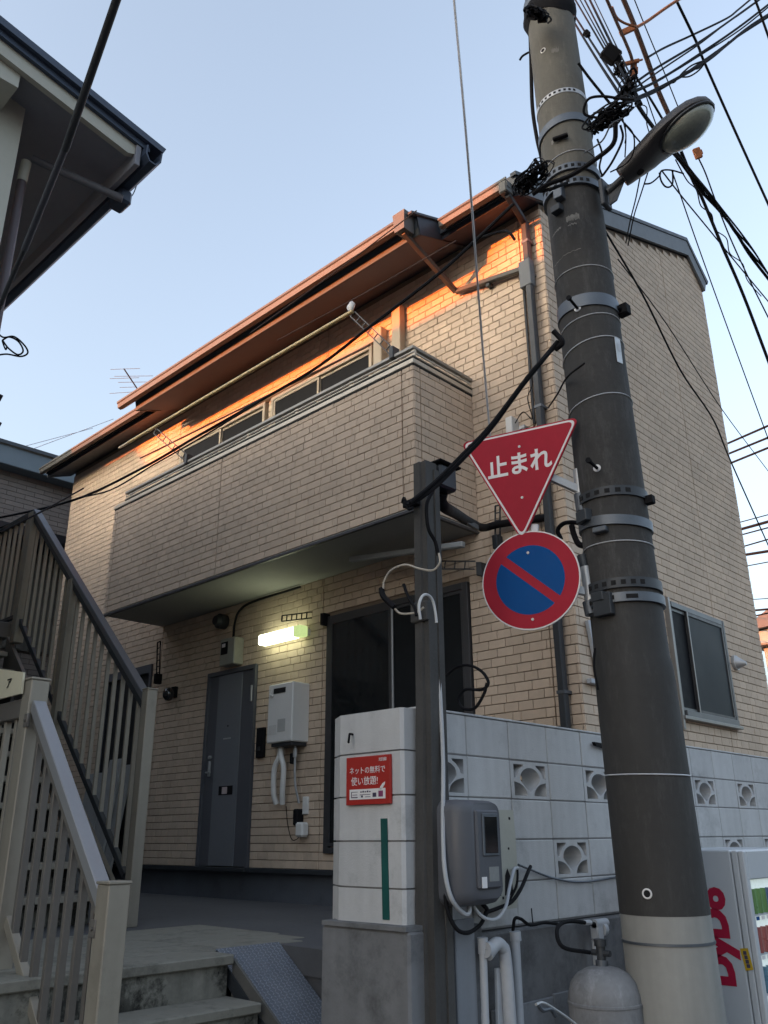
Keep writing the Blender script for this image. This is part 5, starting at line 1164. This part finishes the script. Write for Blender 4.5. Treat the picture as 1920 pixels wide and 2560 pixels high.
W('black wire curling under the lamp housing towards its arm', [(590,1590),(650,1580),(720,1520),(740,1475),(820,1470),(930,1500)], jy, 6.6, 6.9, .006)
W('thin wire falling from the lamp housing down across the side wall of the house', [(570,1440),(520,1700),(470,1900),(430,2100)], jy, 6.6, 7.4, .005)
W('second thin wire falling from the lamp housing across the side wall of the house', [(650,1400),(560,1680),(500,1870),(450,2120)], jy, 6.6, 7.4, .005)
# wires on the right side of the house and beyond
for lab, a, b, r in (('black wire sagging diagonally across the side wall from behind the pole', ((1308,500,6.7),(1390,640,7.4),(1470,800,8),(1540,905,9),(1580,1000,10),(1665,1190,12)), None, .008),
                     ('thin wire crossing the upper side wall towards the right edge', ((1335,560,7),(1440,700,8.2),(1560,885,10),(1665,1025,12)), None, .005)):
    wire(lab, a, r)
g5 = 'power lines far behind the right edge of the house'
l5 = 'thin power line far behind the right edge of the house'
for i5, (y0_, y1_, r) in enumerate(((960,918,.03),(983,944,.03),(1005,966,.03),(1137,1112,.015),(1153,1127,.04),(1165,1140,.02),(1192,1165,.02),(1206,1192,.04),(1232,1215,.015),(1300,1295,.012),(1325,1318,.03),(1345,1325,.02))):
    wire(ORDN[i5]+' power line from the top behind the right edge of the house', [(1500,y0_+(y0_-y1_)*.7,28),(1670,y1_-3,24)], r, grp=g5)
for a, b in (((0,978),(200,925)),((30,985),(245,905))): wire(('left' if a[0] == 0 else 'right')+' hair thin distant wire in the low sky left of the roof', [(*a,30),(*b,34)], .012, M_pvc, 'distant wires low at left')
# white guy line and the cables on the house side
wire('pale thin steel guy line falling from the top edge to the red triangular sign', [(979,-20,4.8),(1010,330,4.65),(1040,720,5.1),(1060,960,5.3)], .0062, M_wire)
wire('black cable sagging from the roof corner across the balcony to the far left', [(1110,440,6.9),(1000,545,6.9),(927,608,6.8),(800,705,6.9),(690,790,7.1),(579,856,7.6),(430,940,8.4),(300,1015,9.2),(160,1080,10),(0,1118,11),(-60,1125,11)], .013)
wire('thin black cable running just beneath the sagging balcony cable at left', [(560,868,7.6),(430,948,8.4),(330,1005,9),(240,1058,9.4),(150,1082,9.8),(0,1140,10.4)], .008)
wire('short black line from the roof end down to the stair landing', [(180,1055,10),(90,1105,8.6),(0,1150,8)], .008)
for a, b in (((900,455),(540,720)),((985,520),(600,735))): wire(('upper' if a[0] == 900 else 'lower')+' thin dark laundry line stretched under the bay eave', [(*a,6.9),((a[0]+b[0])/2,(a[1]+b[1])/2+3,7.4),(*b,8)], .005, M_brownc, 'laundry lines under the bay eave')
def twin(lab, pts, r): return wire(lab, pts, r)
twin('thick black service cable running from the pole strap down to the service post', [(1205,738,4.75),(1130,830,4.6),(1060,925,4.5),(1000,990,4.4),(935,1055,4.3),(880,1092,4.25)], .0135)
twin('second black service cable twisted beside the thick one down to the service post', [(1202,748,4.74),(1150,800,4.62),(1062,915,4.47),(1005,975,4.37),(940,1040,4.3),(885,1085,4.22)], .009)
loopc('black tension clamp end at the pole strap left side', [pd(*p) for p in ((1195,715,4.75),(1205,725,4.74),(1215,740,4.72),(1200,755,4.74))], .015, M_black, n=8)
# clamps, splice case and the tangles
def blob(nm, label, x, y, dist, sz, m, ang=40, cat='clamp'):
    c = V(*pd(x, y, dist)); t = math.radians(ang); ax = RT*math.cos(t)-UP*math.sin(t); ay = RT*math.sin(t)+UP*math.cos(t)
    return obj(nm, MB().obox(c, sz, (ax, ay, fw), c=min(sz)*.2).obox(c+ax*sz[0]*.55, (sz[0]*.3, sz[1]*.45, sz[2]*.5), (ax, ay, fw), c=.003), m, label=label, cat=cat)
blob('splice_case', 'black square splice box hanging among the cables right of the pole', *jy(300,470), 8, (.14,.13,.07), M_black, 38, 'box')
blob('cable_joint', 'small black joint on the cables near the top of the pole', *jy(92,290), 9, (.06,.05,.05), M_black, 45, 'joint')
blob('cable_clamp', 'rusty clamp on the thick brown cable near the top', *jy(440,265), 8.4, (.13,.05,.03), M_rust, -25)
blob('cable_clamp', 'rusty crossbar clamp in the middle of the cable fan', *jy(475,540), 8, (.14,.03,.03), M_rust, -14)
blob('cable_clamp', 'rusty vertical fitting below the crossbar clamp', *jy(498,610), 8, (.05,.13,.03), M_rust, 0)
blob('cable_clamp', 'small rusty fitting right of the street lamp bowl', *jy(1050,1325), 8, (.06,.09,.03), M_rust, -20)
def tangle(label, cx0, cy0, dist, rx, ry, n, r, seed, ang=0):
    rg_ = random.Random(seed); mb2 = MB()
    ca, sa = math.cos(math.radians(ang)), math.sin(math.radians(ang))
    for i in range(n):
        pts = []; a = rg_.uniform(0, 6.3); q = rg_.uniform(.2, 1); s_ = rg_.choice((-1, 1)); ox, oy = rg_.uniform(-.5, .5)*rx, rg_.uniform(-.5, .5)*ry
        for k in range(rg_.randint(4, 8)):
            u, v = ox+rx*q*.6*math.cos(a), oy+ry*q*.6*math.sin(a); a += s_*rg_.uniform(.5, 1.3); q = min(1, max(.15, q+rg_.uniform(-.3,.3)))
            pts.append(pd(cx0+u*ca-v*sa, cy0+u*sa+v*ca, dist+rg_.uniform(-.12,.12)))
        mb2.tube(smooth(pts, 4), r*rg_.uniform(.6, 1.5), 5)
    for i in range(n//3):
        u, v = rg_.uniform(-.7,.7)*rx, rg_.uniform(-.6,.6)*ry; c = V(*pd(cx0+u*ca-v*sa, cy0+u*sa+v*ca, dist))
        d_ = V(rg_.uniform(-1,1), rg_.uniform(-1,1), rg_.uniform(-1,1)); d_ /= np.linalg.norm(d_); mb2.cyl(c-d_*.03, c+d_*.03, r*2.6, 7)
    return obj('cable_tangle', mb2, M_black, label=label, cat='cable tangle')
tangle('dense tangle of black cable loops between the roof corner and the pole', 1148, 383, 5.6, 56, 26, 46, .0042, 3, -48)
tangle('tangle of black connectors and wires just right of the pole above the street lamp', 1318, 250, 6.0, 66, 24, 56, .0042, 5, -32)
tangle('small knot of wires where the cable fan meets right of the pole', *jy(455,760), 6.8, 22, 45, 14, .006, 9, 20)
tangle('messy black tape and wire ends wrapped on the pole top below the upper edge', 1160, 30, 6.75, 32, 16, 18, .008, 21, 20)
tangle('small knot of wires below the black splice box', *jy(365,600), 7.8, 16, 20, 12, .005, 11)
for k, pts in enumerate((((1290,255),(1262,245),(1270,215),(1300,208),(1340,213),(1370,215)), ((1262,330),(1300,305),(1320,270),(1345,255)), ((1330,265),(1325,310),(1285,345),(1235,378),(1180,400),(1150,420)), ((1340,270),(1345,300),(1325,345),(1305,375),(1298,382)), ((1350,265),(1352,300),(1350,340)), ((1345,262),(1368,290),(1368,330),(1350,355),(1318,372)), ((1290,300),(1300,330),(1295,360),(1300,378)), ((1345,255),(1352,290),(1350,310)))):
    wire(['black cable loop springing out above the tangle right of the pole','light grey wire crossing the face of the pole up to the tangle','thick black cable drooping across the pole from the tangle to the left','black wire hanging from the tangle to the lamp arm','thin black wire dropping straight from the tangle to the lamp','wide black wire loop right of the tangle reaching the lamp arm','short black wire hugging the pole side above the lamp arm','short thin wire stub below the tangle'][k], [(x, y, 5.75-(.25 if k in (1,2) else 0)) for x, y in pts], [.008,.005,.014,.007,.004,.005,.006,.004][k], M_galv if k == 1 else None)
wire('black cable curving from the pole strap to the roof corner tangle', [(1225,395,5.6),(1190,408,5.5),(1160,412,5.6),(1130,390,5.9),(1120,405,6.0)], .010)
wire('short black stay under the main eave beside the downpipe', [(1042,512,7.0),(1085,500,6.9),(1100,502,6.8),(1112,518,6.75)], .011)
wire('black wire looping from the downpipe to the pole side', [(1185,880,5.9),(1205,850,5.5),(1225,815,5.2),(1262,785,4.9)], .006)
wire('black wire hanging along the corner beside the round sign', [(1285,1400,4.6),(1283,1440,4.6),(1292,1490,4.6)], .006)
cb = thing('corner_board', 'pale metal conduit cover on the house corner low behind the pole', 'cover', px(1290,1400,0,XR+.03))
obj('cover', MB().bar(px(1270,1340,0,XR+.03), px(1296,1470,0,XR+.03), .05, .03, up=(1,0,0), c=.003), M_pvc, cb)
obj('cap', MB().cbox(px(1270,1470,0,XR+.03)[0]-.01, XR+.06, px(1270,1472,0,XR+.03)[1], px(1300,1472,0,XR+.03)[1], px(1280,1478,0,XR+.03)[2], px(1280,1468,0,XR+.03)[2], .003), M_pvc, cb)
